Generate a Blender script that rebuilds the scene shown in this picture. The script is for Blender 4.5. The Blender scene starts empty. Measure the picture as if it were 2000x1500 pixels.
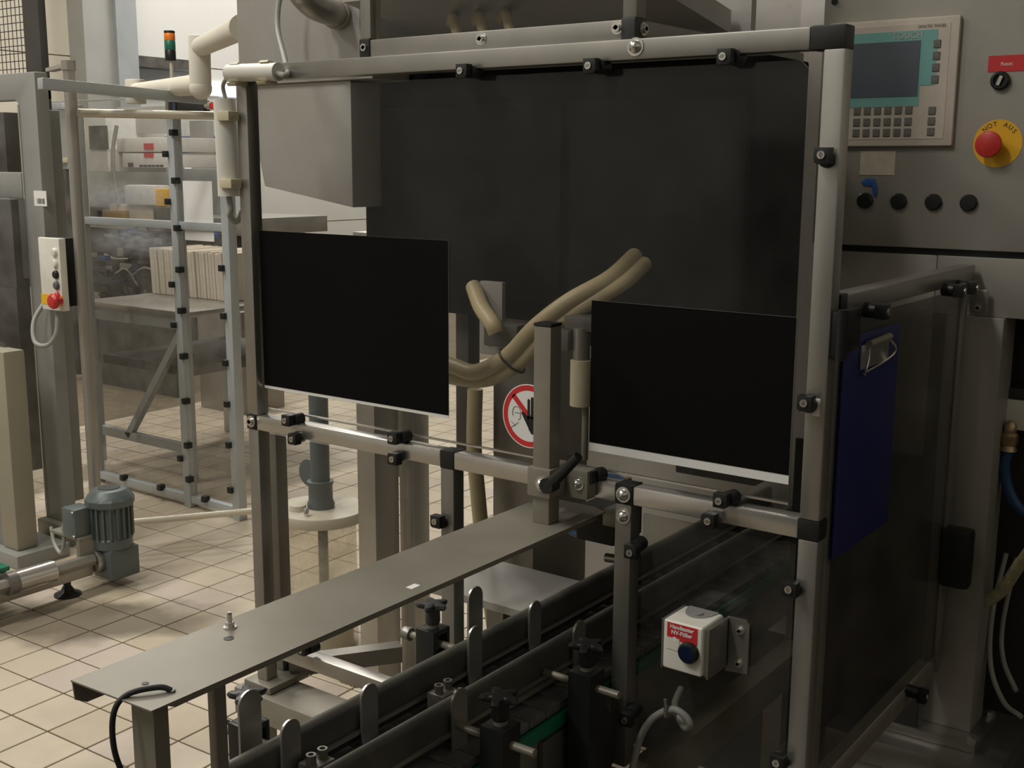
import bpy, bmesh, math, random
from mathutils import Vector, Matrix, Euler
random.seed(7)
R = math.radians
C = bpy.context.scene.collection

# ---------------------------------------------------------------- camera
EYE = Vector((0, 0, 1.36)); FPX = 2273.7
YAW, PIT, ROL = R(-36.256), R(10.576), R(-0.326)
fwd = Vector((math.sin(YAW)*math.cos(PIT), math.cos(YAW)*math.cos(PIT), -math.sin(PIT)))
r0 = Vector((math.cos(YAW), -math.sin(YAW), 0)); d0 = fwd.cross(r0)
rgt = math.cos(ROL)*r0 + math.sin(ROL)*d0
dwn = -math.sin(ROL)*r0 + math.cos(ROL)*d0
cd = bpy.data.cameras.new('camera'); cam = bpy.data.objects.new('camera', cd); C.objects.link(cam)
cd.sensor_width = 36; cd.lens = FPX/2000*36; cd.clip_start = .02; cd.clip_end = 100
cam.matrix_world = Matrix(((rgt.x, -dwn.x, -fwd.x, 0), (rgt.y, -dwn.y, -fwd.y, 0),
                           (rgt.z, -dwn.z, -fwd.z, EYE.z), (0, 0, 0, 1)))
bpy.context.scene.camera = cam

def at(px, py, ax, val):
    """point where the ray through photo pixel (px,py) meets the world plane ax=val"""
    d = rgt*((px-1000)/FPX) + dwn*((py-750)/FPX) + fwd
    i = 'XYZ'.index(ax)
    return EYE + d*((val-EYE[i])/d[i])

# ---------------------------------------------------------------- light
vs = bpy.context.scene.view_settings
vs.view_transform = 'Standard'; vs.look = 'None'; vs.gamma = 1; vs.use_curve_mapping = False
vs.exposure = 0.0
w = bpy.data.worlds.new('hall_ambience'); bpy.context.scene.world = w; w.use_nodes = True
bg = w.node_tree.nodes['Background']; bg.inputs[0].default_value = (1.0, .96, .90, 1); bg.inputs[1].default_value = .12
LAMPS = [(-1.9, -1.0), (-4.3, -.6), (-4.5, 1.7), (-5.6, 4.4), (-7.4, 7.6), (-7.2, 10.4)]
for i, (lx, ly) in enumerate(LAMPS):
    ld = bpy.data.lights.new('added_luminaire_light', 'AREA'); ld.shape = 'RECTANGLE'; ld.size = .35; ld.size_y = 1.8
    ld.energy = (72, 82, 92, 110, 85, 60)[i]; ld.color = (1, .965, .90)
    lo = bpy.data.objects.new('added_luminaire_light', ld); C.objects.link(lo); lo.location = (lx, ly, 4.44)

# ---------------------------------------------------------------- materials
def mk(name):
    m = bpy.data.materials.new(name); m.use_nodes = True
    nt = m.node_tree; p = nt.nodes['Principled BSDF']; return m, nt, p
def mat(name, col, rough=.5, metal=0., var=.12, scale=6., bump=0., stretch=(1, 1, 1), dirt=None, dscale=2.5, damt=.6, spec=None):
    m, nt, p = mk(name); N = nt.nodes.new; L = nt.links.new
    tc = N('ShaderNodeTexCoord'); mp = N('ShaderNodeMapping'); mp.inputs['Scale'].default_value = stretch
    L(tc.outputs['Object'], mp.inputs[0])
    nz = N('ShaderNodeTexNoise'); nz.inputs['Scale'].default_value = scale; nz.inputs['Detail'].default_value = 5
    L(mp.outputs[0], nz.inputs['Vector'])
    rp = N('ShaderNodeValToRGB'); rp.color_ramp.elements[0].position = .3; rp.color_ramp.elements[1].position = .7
    a = [max(0, c*(1-var)) for c in col]; b = [min(1, c*(1+var)) for c in col]
    rp.color_ramp.elements[0].color = (*a, 1); rp.color_ramp.elements[1].color = (*b, 1)
    L(nz.outputs[0], rp.inputs[0]); out = rp.outputs[0]
    if dirt:
        n2 = N('ShaderNodeTexNoise'); n2.inputs['Scale'].default_value = dscale; n2.inputs['Detail'].default_value = 7
        n2.inputs['Roughness'].default_value = .65; L(tc.outputs['Object'], n2.inputs['Vector'])
        r2 = N('ShaderNodeValToRGB'); r2.color_ramp.elements[0].position = .48; r2.color_ramp.elements[1].position = .72
        r2.color_ramp.elements[1].color = (damt, damt, damt, 1); L(n2.outputs[0], r2.inputs[0])
        mx = N('ShaderNodeMixRGB'); mx.inputs[2].default_value = (*dirt, 1)
        L(r2.outputs[0], mx.inputs[0]); L(out, mx.inputs[1]); out = mx.outputs[0]
    L(out, p.inputs['Base Color'])
    p.inputs['Roughness'].default_value = rough; p.inputs['Metallic'].default_value = metal
    if spec is not None: p.inputs['Specular IOR Level'].default_value = spec
    if bump:
        bp = N('ShaderNodeBump'); bp.inputs['Strength'].default_value = bump; bp.inputs['Distance'].default_value = .002
        L(nz.outputs[0], bp.inputs['Height']); L(bp.outputs[0], p.inputs['Normal'])
    return m
def emit(name, col, s):
    m, nt, p = mk(name); p.inputs['Base Color'].default_value = (*col, 1)
    p.inputs['Emission Color'].default_value = (*col, 1); p.inputs['Emission Strength'].default_value = s; return m
def acrylic(name, tint, haze, hcol, rough=.08):
    """clear sheet: tinted see-through part, a mirror sheen and a little scuffed haze"""
    m, nt, p = mk(name); N = nt.nodes.new; L = nt.links.new
    p.inputs['Base Color'].default_value = (*hcol, 1); p.inputs['Roughness'].default_value = .55
    tr = N('ShaderNodeBsdfTransparent'); tr.inputs[0].default_value = (*tint, 1)
    gl = N('ShaderNodeBsdfGlossy'); gl.inputs['Roughness'].default_value = rough
    fr = N('ShaderNodeFresnel'); fr.inputs[0].default_value = 1.45
    tc = N('ShaderNodeTexCoord'); nz = N('ShaderNodeTexNoise'); nz.inputs['Scale'].default_value = 5; nz.inputs['Detail'].default_value = 8
    nz.inputs['Roughness'].default_value = .7
    L(tc.outputs['Object'], nz.inputs['Vector'])
    mr = N('ShaderNodeMapRange'); mr.inputs[1].default_value = .4; mr.inputs[2].default_value = .75
    mr.inputs[3].default_value = haze*.45; mr.inputs[4].default_value = haze*2.2; L(nz.outputs[0], mr.inputs[0])
    m1 = N('ShaderNodeMixShader'); L(mr.outputs[0], m1.inputs[0]); L(tr.outputs[0], m1.inputs[1]); L(p.outputs[0], m1.inputs[2])
    m2 = N('ShaderNodeMixShader'); L(fr.outputs[0], m2.inputs[0]); L(m1.outputs[0], m2.inputs[1]); L(gl.outputs[0], m2.inputs[2])
    ge = N('ShaderNodeNewGeometry'); t2 = N('ShaderNodeBsdfTransparent'); m3 = N('ShaderNodeMixShader')
    L(ge.outputs['Backfacing'], m3.inputs[0]); L(m2.outputs[0], m3.inputs[1]); L(t2.outputs[0], m3.inputs[2])
    L(m3.outputs[0], nt.nodes['Material Output'].inputs[0]); return m

M = {}
M['steel'] = mat('brushed_steel', (.43, .415, .385), .33, .8, .10, 9, .05, (1, 1, 1), (.26, .235, .19), 2.2, .35)
M['steel_bright'] = mat('bright_steel', (.70, .68, .64), .24, .85, .06, 12)
M['steel_dark'] = mat('dark_steel', (.30, .285, .26), .38, .7, .14, 7, .05, (1, 1, 1), (.17, .15, .12), 3, .5)
M['plate'] = mat('worn_plate_steel', (.27, .25, .205), .45, .3, .14, 5, .06, (1, 1, 1), (.20, .18, .135), 4, .5)
M['cabinet'] = mat('cabinet_steel', (.40, .38, .335), .48, .3, .08, 3, .03, (1, 1, 1), (.27, .25, .20), 2.1, .6)
M['housing'] = mat('grey_housing_sheet', (.47, .455, .44), .45, .3, .06, 2.5, .03, (1, 1, 1), (.33, .30, .22), 1.6, .5)
M['rail'] = mat('guide_rail_grey', (.10, .096, .083), .42, .2, .22, 10, .05, (1, 1, 1), (.22, .20, .15), 9, .35)
M['black'] = mat('black_plastic', (.012, .013, .013), .42, 0, .2, 20)
M['rubber'] = mat('black_rubber', (.016, .016, .016), .6, 0, .2, 20)
M['knobgrey'] = mat('dark_grey_plastic', (.035, .036, .036), .45, 0, .15, 20)
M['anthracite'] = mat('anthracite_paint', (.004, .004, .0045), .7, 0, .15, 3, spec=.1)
M['anthracite2'] = mat('dark_machine_grey', (.05, .048, .044), .55, .1, .2, 5)
M['green'] = mat('green_wear_strip', (.012, .17, .09), .45, 0, .15, 8)
M['slat'] = mat('conveyor_slat_plastic', (.20, .20, .20), .3, .3, .3, 30, .05, (1, 1, 1), (.05, .045, .04), 14, .7)
def tilemat(name, col):
    m = mat(name, col, .42, 0, .07, 5, .03, (1, 1, 1), tuple(c*.62 for c in col), 1.3, .75); nt = m.node_tree; N = nt.nodes.new; L = nt.links.new
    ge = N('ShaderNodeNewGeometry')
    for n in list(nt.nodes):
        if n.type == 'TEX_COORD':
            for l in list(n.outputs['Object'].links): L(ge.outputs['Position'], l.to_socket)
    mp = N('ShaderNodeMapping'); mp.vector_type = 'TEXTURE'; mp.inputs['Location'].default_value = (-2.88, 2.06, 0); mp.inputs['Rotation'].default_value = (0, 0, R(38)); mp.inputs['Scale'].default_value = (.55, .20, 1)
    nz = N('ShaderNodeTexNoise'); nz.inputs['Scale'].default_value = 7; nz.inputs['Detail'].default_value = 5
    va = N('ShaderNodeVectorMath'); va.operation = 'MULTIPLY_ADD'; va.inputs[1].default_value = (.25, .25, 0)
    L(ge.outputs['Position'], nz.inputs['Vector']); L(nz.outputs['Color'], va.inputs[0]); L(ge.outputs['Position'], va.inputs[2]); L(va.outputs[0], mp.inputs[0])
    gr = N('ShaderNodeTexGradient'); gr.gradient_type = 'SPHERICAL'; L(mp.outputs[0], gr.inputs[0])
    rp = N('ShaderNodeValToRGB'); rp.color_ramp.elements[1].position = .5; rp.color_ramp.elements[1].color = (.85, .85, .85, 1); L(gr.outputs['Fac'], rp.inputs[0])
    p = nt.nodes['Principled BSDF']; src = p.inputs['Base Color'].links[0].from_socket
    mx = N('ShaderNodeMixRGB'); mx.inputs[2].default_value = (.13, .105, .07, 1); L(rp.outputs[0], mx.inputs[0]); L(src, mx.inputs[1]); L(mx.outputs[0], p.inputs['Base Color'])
    return m
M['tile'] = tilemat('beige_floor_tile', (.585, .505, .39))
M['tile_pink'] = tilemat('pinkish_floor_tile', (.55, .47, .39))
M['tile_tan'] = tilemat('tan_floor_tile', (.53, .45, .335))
M['grout'] = mat('dark_grout', (.17, .135, .09), .85, 0, .2, 12)
M['wall'] = mat('cream_wall_panel', (.74, .68, .56), .7, 0, .04, 1.5)
M['wallwhite'] = mat('off_white_wall', (.74, .735, .70), .7, 0, .04, 1.5)
M['ceil'] = mat('ceiling_panel', (.60, .585, .54), .75, 0, .04, 1.5)
M['beamgrey'] = mat('grey_beam_paint', (.42, .415, .39), .6, 0, .06, 3)
M['bluegrey'] = mat('blue_grey_aluminium', (.46, .49, .50), .42, .25, .06, 6)
M['machgrey'] = mat('machine_grey_paint', (.31, .31, .295), .5, .1, .07, 3, 0, (1, 1, 1), (.19, .18, .15), 2, .5)
M['beigepaint'] = mat('beige_machine_paint', (.36, .33, .25), .5, .05, .06, 3)
M['white'] = mat('white_plastic', (.80, .78, .70), .4, 0, .05, 9, 0, (1, 1, 1), (.66, .62, .52), 7, .5)
M['cream'] = mat('cream_conduit', (.70, .66, .56), .42, 0, .04, 4)
M['pvcwhite'] = mat('white_cable_duct', (.74, .72, .65), .42, 0, .05, 6)
M['bone'] = mat('bone_clip_plastic', (.60, .54, .38), .5, 0, .08, 9)
M['pipepaint'] = mat('pale_painted_pipe', (.62, .57, .46), .35, .25, .06, 6)
M['tubesteel'] = mat('satin_tube', (.40, .375, .33), .35, .5, .07, 5)
M['hose'] = mat('beige_rubber_hose', (.48, .40, .24), .45, 0, .16, 5, .05)
M['hoseclear'] = mat('braided_clear_hose', (.50, .46, .27), .35, 0, .3, 70, .3)
M['pvcgrey'] = mat('grey_pvc_pipe', (.095, .115, .12), .42, 0, .1, 8)
M['tank'] = mat('ivory_tank_plastic', (.54, .50, .40), .45, 0, .05, 4)
M['motor'] = mat('motor_blue_grey', (.115, .14, .135), .4, .1, .12, 8)
M['cable'] = mat('grey_cable', (.34, .34, .31), .5, 0, .06, 20)
M['copper'] = mat('brass_fitting', (.46, .34, .20), .32, .8, .1, 20)
M['red'] = mat('signal_red', (.56, .035, .03), .35, 0, .06, 9)
M['redflat'] = mat('red_print', (.62, .03, .035), .5, 0, .04, 9)
M['yellow'] = mat('signal_yellow', (.86, .48, .02), .45, 0, .04, 9)
M['orange'] = mat('signal_orange', (.85, .22, .02), .35, 0, .05, 9)
M['lampgreen'] = mat('signal_green', (.02, .16, .10), .35, 0, .05, 9)
M['blue'] = mat('navy_clipboard', (.012, .016, .12), .42, 0, .05, 6)
M['navy'] = mat('navy_button', (.006, .012, .04), .3, 0, .05, 6)
M['bluehose'] = mat('blue_hose', (.02, .07, .17), .4, 0, .1, 9)
M['bluetag'] = mat('blue_plastic_tag', (.04, .13, .42), .4, 0, .1, 9)
M['paper'] = mat('white_paper', (.84, .83, .80), .7, 0, .02, 4)
M['paperold'] = mat('grubby_paper', (.60, .53, .43), .7, 0, .12, 25, 0, (1, 1, 1), (.40, .33, .25), 18, .6)
M['print'] = mat('dark_print', (.004, .004, .004), .75, 0, .1, 4, spec=.1)
M['ink'] = mat('ink_grey', (.05, .05, .05), .6, 0, .05, 4)
M['hmi'] = mat('panel_beige', (.64, .57, .49), .5, 0, .05, 6, 0, (1, 1, 1), (.42, .36, .28), 9, .4)
M['teal'] = mat('panel_teal', (.20, .46, .43), .5, 0, .04, 8)
M['screen'] = mat('screen_grey_blue', (.115, .13, .16), .3, 0, .06, 6)
M['key'] = mat('membrane_key', (.19, .18, .165), .5, 0, .2, 40, 0, (1, 1, 1), (.09, .08, .05), 25, .8)
M['grime'] = mat('greasy_grime', (.15, .135, .09), .6, 0, .3, 30)
M['card'] = mat('plain_cardboard', (.68, .61, .50), .75, 0, .07, 8)
M['cardbrown'] = mat('brown_cardboard', (.36, .24, .10), .75, 0, .08, 8)
M['bluedoor'] = mat('blue_painted_panel', (.12, .19, .36), .5, 0, .06, 6)
M['clutter'] = mat('dark_machine_steel', (.12, .115, .105), .5, .3, .35, 9)
M['brightpane'] = emit('daylight_pane', (.86, .92, 1.0), 1.3)
M['lamp'] = emit('lamp_diffuser', (1, .95, .85), 3.0)
M['pane'] = acrylic('clear_guard_sheet', (.90, .89, .87), .025, (.42, .40, .37))
M['panedark'] = acrylic('smoky_guard_sheet', (.78, .77, .73), .12, (.20, .19, .17), .12)
M['paneside'] = acrylic('dark_side_sheet', (.30, .285, .26), .35, (.10, .09, .08), .25)
M['fencepane'] = acrylic('fence_guard_sheet', (.82, .81, .79), .17, (.36, .34, .31))
M['tankwall'] = acrylic('translucent_tank_wall', (.80, .76, .66), .35, (.62, .57, .46))

# ---------------------------------------------------------------- mesh helpers
class B:
    def __init__(s): s.bm = bmesh.new()
    def add(s, vs, fs):
        v = [s.bm.verts.new(p) for p in vs]
        for f in fs:
            try: s.bm.faces.new([v[i] for i in f])
            except ValueError: pass
        return s
    def box(s, x0, x1, y0, y1, z0, z1):
        v = [(x, y, z) for z in (z0, z1) for y in (y0, y1) for x in (x0, x1)]
        return s.add(v, [(0, 2, 3, 1), (4, 5, 7, 6), (0, 1, 5, 4), (2, 6, 7, 3), (0, 4, 6, 2), (1, 3, 7, 5)])
    def bar(s, p, q, wdt, hgt, up=(0, 0, 1)):
        p = Vector(p); q = Vector(q); d = (q-p).normalized(); u = Vector(up)
        a = d.cross(u).normalized(); b = a.cross(d)
        v = [c + a*wdt/2*i + b*hgt/2*j for c in (p, q) for i, j in ((-1, -1), (1, -1), (1, 1), (-1, 1))]
        return s.add(v, [(3, 2, 1, 0), (4, 5, 6, 7), (0, 1, 5, 4), (1, 2, 6, 5), (2, 3, 7, 6), (3, 0, 4, 7)])
    def cyl(s, p, q, r, n=16, r2=None):
        return s.tube([p, q], r, n, r2)
    def tube(s, pts, r, n=10, r2=None, closed=False):
        pts = [Vector(p) for p in pts]; m = len(pts); rings = []
        t0 = (pts[1]-pts[0]).normalized(); u = Vector((0, 0, 1)) if abs(t0.z) < .9 else Vector((1, 0, 0))
        a = t0.cross(u).normalized()
        for i, p in enumerate(pts):
            t = ((pts[min(i+1, m-1)]-pts[max(i-1, 0)])).normalized()
            a = (a - t*a.dot(t)).normalized(); b = t.cross(a)
            rr = r if not isinstance(r, (list, tuple)) else r[i]
            if r2 is not None: rr = r + (r2-r)*i/(m-1)
            rings.append([s.bm.verts.new(p + (a*math.cos(k*2*math.pi/n) + b*math.sin(k*2*math.pi/n))*rr) for k in range(n)])
        for A, Bq in zip(rings, rings[1:]):
            for k in range(n): s.bm.faces.new((A[k], A[(k+1) % n], Bq[(k+1) % n], Bq[k]))
        s.bm.faces.new(rings[0][::-1]); s.bm.faces.new(rings[-1]); return s
    def prism(s, poly, vec):
        vec = Vector(vec); n = len(poly); v = [Vector(p) for p in poly]; v += [p+vec for p in v]
        return s.add(v, [tuple(range(n))[::-1], tuple(range(n, 2*n))] + [(i, (i+1) % n, n+(i+1) % n, n+i) for i in range(n)])
    def lathe(s, prof, o, n=24, ax='Z'):
        o = Vector(o); rings = []
        for r, h in prof:
            ring = []
            for k in range(n):
                c, q = math.cos(2*math.pi*k/n)*max(r, 1e-4), math.sin(2*math.pi*k/n)*max(r, 1e-4)
                ring.append(s.bm.verts.new(o + Vector({'Z': (c, q, h), 'Y': (c, h, q), 'X': (h, c, q)}[ax])))
            rings.append(ring)
        for A, Bq in zip(rings, rings[1:]):
            for k in range(n): s.bm.faces.new((A[k], A[(k+1) % n], Bq[(k+1) % n], Bq[k]))
        s.bm.faces.new(rings[0][::-1]); s.bm.faces.new(rings[-1]); return s
    def done(s, name, m, parent=None, bev=0, seg=2, smooth=True, kind=None, label=None):
        bm = s.bm
        bmesh.ops.recalc_face_normals(bm, faces=bm.faces)
        if bev:
            ed = [e for e in bm.edges if len(e.link_faces) == 2 and e.calc_face_angle(0) > .6]
            bmesh.ops.bevel(bm, geom=ed, offset=bev, segments=seg, affect='EDGES', profile=.6, clamp_overlap=True)
        me = bpy.data.meshes.new(name); bm.to_mesh(me); bm.free()
        me.materials.append(M[m] if isinstance(m, str) else m)
        if smooth:
            for p in me.polygons: p.use_smooth = True
            me.set_sharp_from_angle(angle=R(24 if bev else 38))
        o = bpy.data.objects.new(name, me); C.objects.link(o)
        if parent: adopt(o, parent)
        if kind: o['kind'] = kind
        if label: o['label'] = label
        return o
def adopt(o, parent):
    o.parent = parent
    mw = Matrix.Translation(parent.location)
    if parent.type == 'EMPTY': o.matrix_parent_inverse = mw.inverted()
def tag(o, label, cat, group=None):
    o['label'] = label; o['category'] = cat
    if group: o['group'] = group
    return o
def thing(name, label, cat, loc, group=None):
    o = bpy.data.objects.new(name, None); C.objects.link(o); o.location = loc; o.empty_display_size = .05
    return tag(o, label, cat, group)
def struct(o): o['kind'] = 'structure'; return o
def dup(o, parent=None, off=None):
    c = o.copy(); C.objects.link(c); c.parent = parent
    if off is not None: c.location = o.location + Vector(off)
    for ch in [x for x in bpy.data.objects if x.parent == o]: dup(ch, c)
    return c
def box(name, m, parent, x0, x1, y0, y1, z0, z1, bev=0, **k):
    return B().box(x0, x1, y0, y1, z0, z1).done(name, m, parent, bev, **k)
def smoothpath(pts, n=8):
    pts = [Vector(p) for p in pts]; P = [pts[0]*2-pts[1]] + pts + [pts[-1]*2-pts[-2]]; out = []
    for i in range(1, len(P)-2):
        for k in range(n):
            t = k/n; a, b, c, d = P[i-1:i+3]
            out.append(.5*((2*b)+(c-a)*t+(2*a-5*b+4*c-d)*t*t+(3*b-a-3*c+d)*t**3))
    return out + [pts[-1]]
def hosetube(name, m, parent, pts, r, n=10, **k):
    return B().tube(smoothpath(pts), r, n).done(name, m, parent, **k)
def text(name, body, m, parent, o, size, xdir=(1, 0, 0), ydir=(0, 0, 1), lift=.0006, bold=0):
    cu = bpy.data.curves.new(name, 'FONT'); cu.body = body; cu.size = size; cu.align_x = 'CENTER'; cu.align_y = 'CENTER'; cu.offset = bold
    t = bpy.data.objects.new(name, cu); C.objects.link(t)
    me = bpy.data.meshes.new_from_object(t.evaluated_get(bpy.context.evaluated_depsgraph_get()))
    bpy.data.objects.remove(t)
    xd = Vector(xdir); yd = Vector(ydir); zd = xd.cross(yd)
    o = Vector(o)
    for v in me.vertices: v.co = o + xd*v.co.x + yd*v.co.y + zd*lift
    me.materials.clear(); me.materials.append(M[m])
    ob = bpy.data.objects.new(name, me); C.objects.link(ob)
    if parent: adopt(ob, parent)
    return ob
def domebolt(parent, p, r=.008, d=(0, -1, 0), name='dome_bolt', m='steel_bright'):
    p = Vector(p); d = Vector(d).normalized()
    b = B(); b.tube([p, p+d*.002], r*1.35, 16)
    b.tube([p+d*.002, p+d*.005, p+d*.008, p+d*.0102, p+d*.011], [r, r*.95, r*.75, r*.4, r*.05], 14)
    return b.done(name, m, parent)
def hexbolt(parent, p, r=.006, d=(0, -1, 0), name='socket_bolt'):
    p = Vector(p); d = Vector(d).normalized()
    b = B(); b.tube([p, p+d*.0015], r*1.6, 16); b.tube([p+d*.0015, p+d*.006, p+d*.006, p+d*.003], [r, r, r*.55, r*.5], 12)
    return b.done(name, 'steel_bright', parent)

# ---------------------------------------------------------------- setting
fl = struct(box('floor', 'grout', None, -10, 3, -2.7, 13, -.06, -.004))
TX, TY, TA = -2.937, 2.04, R(2.0)
ca, sa = math.cos(TA), math.sin(TA); PT = .1495
tm = {}
for k, mm in enumerate(('tile', 'tile_pink', 'tile_tan')):
    b = B(); g = .0022
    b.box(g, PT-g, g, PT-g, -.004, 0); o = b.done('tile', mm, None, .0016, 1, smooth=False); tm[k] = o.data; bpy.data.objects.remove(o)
cells = []
for i in range(-16, 18):
    for j in range(-14, 40):
        c = Vector((TX+(i+.5)*PT*ca-(j+.5)*PT*sa, TY+(i+.5)*PT*sa+(j+.5)*PT*ca, 0)) - EYE
        zc = c.dot(fwd)
        if zc < .3: continue
        px, py = 1000+FPX*c.dot(rgt)/zc, 750+FPX*c.dot(dwn)/zc
        if -120 < px < 2060 and 700 < py < 1620:
            hid = (px > 780 and py > 1150) or px > 1150
            cells.append((hid, zc, i, j))
cells.sort()
rest = B(); n = 0
for hid, zc, i, j in cells:
    rnd = random.random(); k = 0 if rnd < .62 else (1 if rnd < .75 else 2)
    ox, oy = TX+i*PT*ca-j*PT*sa, TY+i*PT*sa+j*PT*ca
    if n < 300:
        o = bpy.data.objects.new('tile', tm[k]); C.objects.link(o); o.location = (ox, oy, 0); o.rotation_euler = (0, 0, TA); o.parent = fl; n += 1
    else:
        v = [(ox+x*ca-y*sa, oy+x*sa+y*ca, 0) for x, y in ((.002, .002), (PT-.002, .002), (PT-.002, PT-.002), (.002, PT-.002))]
        rest.add(v, [(0, 1, 2, 3)])
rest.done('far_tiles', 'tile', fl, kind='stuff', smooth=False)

wl = struct(box('wall_left', 'wall', None, -9.2, -9, -2.6, 13, 0, 5.2))
struct(box('wall_back', 'wallwhite', None, -9.2, 3, 12.8, 13, 0, 5.2))
struct(box('ceiling', 'ceil', None, -9.2, 3, -2.6, 13, 5.2, 5.3))
struct(box('wall_right', 'wallwhite', None, 2.0, 2.2, -2.6, 13, 0, 5.2))
struct(box('wall_front', 'beamgrey', None, -9.2, 2.0, -2.7, -2.5, 0, 5.2))
ya, yb, yc = (at(q, 80, 'X', -8.75).y for q in (165, 222, 262))
for k in range(7):      # wall cladding boards with a shadow joint between them
    box('wall_panel', 'wall', wl, -9.0, -8.97, -2.4, ya, .05+k*.735, .05+k*.735+.725)
    box('wall_panel', 'wallwhite', wl, -9.0, -8.97, yc, 12.7, .05+k*.735, .05+k*.735+.725)
struct(box('trim_1', 'beamgrey', None, -8.97, -8.75, ya, yb, 0, 5.2))
struct(box('trim_2', 'bluegrey', None, -8.97, -8.70, yb, yc, 0, 5.2))
za, zb = at(300, 132, 'X', -8.8).z, at(300, 111, 'X', -8.8).z
struct(box('trim_3', 'clutter', None, -8.97, -8.8, yc, yc+.75, za, zb))
struct(box('added_dark_band_front', 'anthracite2', None, -2.6, 1.9, -2.5, -2.42, 0, 1.5))  # both dark wall bands are added out of view to darken steel reflections
struct(box('added_dark_band_right', 'anthracite2', None, 1.92, 2.0, -2.4, 12, 0, 1.5))
tag(box('added_dark_mat', 'rubber', None, -.58, 1.6, -1.9, 1.25, -.002, .012, .004), 'added black rubber mat darkening reflections in front of the guard', 'mat')  # unseen mat added to darken floor reflection and bounce on the posts
wn = struct(box('window_1', 'brightpane', None, -8.97, -8.95, at(335, 170, 'X', -8.96).y, at(475, 170, 'X', -8.96).y, at(400, 186, 'X', -8.96).z, at(400, 160, 'X', -8.96).z))
# luminaires added out of view to shape the hall light
for i, (lx, ly) in enumerate(LAMPS):
    t = thing('added_luminaire', 'added long ceiling luminaire hanging above the machines', 'lamp', (lx, ly, 4.46), 'added ceiling luminaires')
    box('lamp_housing', 'white', t, lx-.2, lx+.2, ly-.95, ly+.95, 4.47, 4.56, .01)
    for yy in (-.7, .7): B().cyl((lx, ly+yy, 4.56), (lx, ly+yy, 5.2), .008, 8).done('suspension_rod', 'steel', t)

# ================================================================ guard enclosure
YF, YB, T = 1.534, 1.564, .03
XL, XR = -1.785, -.585
G = thing('guard_enclosure', 'stainless square tube guard frame with clear panes round the filling machine', 'machine guard', (-1.185, 1.55, 0))
def tube_x(name, x0, x1, z0, m='steel', y0=YF): return box(name, m, G, x0, x1, y0, y0+T, z0, z0+T, .003)
def tube_z(name, x0, z0, z1, m='steel', y0=YF): return box(name, m, G, x0, x0+T, y0, y0+T, z0, z1, .003)
ZM, ZT, ZL = .838, 1.516, .36
tube_x('top_beam', XL+.002, XR-.05, ZT)
box('corner_connector', 'black', G, XR-.05, XR, YF-.001, YB+.001, ZT-.001, ZT+.031, .003)
tube_z('corner_post', XR-T, ZM+T, ZT)
tube_z('corner_post', XR-T, 0, ZM)
box('corner_connector', 'black', G, XR-T-.001, XR+.001, YF-.001, YB+.001, ZM, ZM+T, .003)
tube_z('left_post', XL, ZM+T, ZT); tube_z('left_post', XL, .30, ZM)
box('post_connector', 'black', G, XL-.001, XL+.025, YF-.002, YB, ZM, ZM+T, .002)
hexbolt(G, (XL+.012, YF-.002, ZM+.016), .0075)
tube_x('middle_rail', XL+.025, -1.281, ZM, 'steel_bright'); tube_x('middle_rail', -1.251, -.921, ZM, 'steel_bright'); tube_x('middle_rail', -.889, XR-T-.001, ZM, 'steel_bright')
box('rail_joint', 'black', G, -1.281, -1.251, YF-.001, YB+.001, ZM-.001, ZM+T+.001, .001)
box('rail_joint', 'black', G, -.921, -.889, YF-.001, YB+.001, ZM-.001, ZM+T+.001, .001)
tube_z('lower_post', -1.281, 0, ZM-.001, 'steel_dark'); tube_z('lower_post', -.921, .39, ZM-.001, 'steel_dark')  # darker steel puts the shade of the lower posts into their colour
domebolt(G, (-.905, YF-.001, ZM+.015), .0095); domebolt(G, (-.905, YF, ZM-.02), .0095); domebolt(G, (-.903, YF, ZT+.018), .010)
tube_x('lower_rail', XL+T, -1.281, ZL)
tube_x('lower_rail', -.891, XR-T, .06, 'steel_dark')
# rear upright behind the left post, foot flange
rx0, rx1 = at(519, 1000, 'Y', 1.59).x, at(543, 1000, 'Y', 1.59).x
box('rear_post', 'steel_dark', G, rx0, rx1, 1.59, 1.62, .30, ZM, .003)
box('foot_flange', 'plate', G, -1.805, -1.725, 1.515, 1.625, .285, .30, .003)
# left-hand return: white cable ducts sit here
box('end_cap', 'black', G, XL-.018, XL+.002, YF, YB, ZT-.002, ZT+.03, .002)
# side frame
def bar_y(name, y0, y1, z0, m='steel_dark', x0=XR-T): return box(name, m, G, x0, x0+T, y0, y1, z0, z0+T, .003)
box('rail_joint', 'black', G, XR-T, XR+.001, YB+.004, YB+.03, 1.156, 1.188, .002)
bar_y('side_rail', YB+.03, 2.245, 1.157, 'steel')
bar_y('side_rail', YB+.03, 2.17, .40, 'plate')
box('side_post', 'steel_dark', G, XR-T, XR, 2.19, 2.215, .40, 1.157, .003)
box('side_post', 'steel_dark', G, XR-T, XR-.002, YB+.003, YB+.03, .0, 1.156, .003)
# panes
B().prism([(-1.745, 1.553, .882), (-.64, 1.553, .882), (-.64, 1.553, 1.49), (-.655, 1.553, 1.505), (-1.745, 1.553, 1.505)], (0, .004, 0)).done('upper_pane', 'pane', G, smooth=False)
box('lower_pane', 'pane', G, -1.745, -1.29, 1.553, 1.557, .40, .83, smooth=False)
box('lower_pane', 'panedark', G, -.880, -.625, 1.553, 1.557, .10, .822, smooth=False)
box('side_pane', 'paneside', G, XR-.012, XR-.006, YB+.035, 2.188, .435, 1.145, smooth=False)
box('pane_edge', 'steel_bright', G, -1.745, -.64, 1.552, 1.558, .879, .882, smooth=False)
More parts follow.
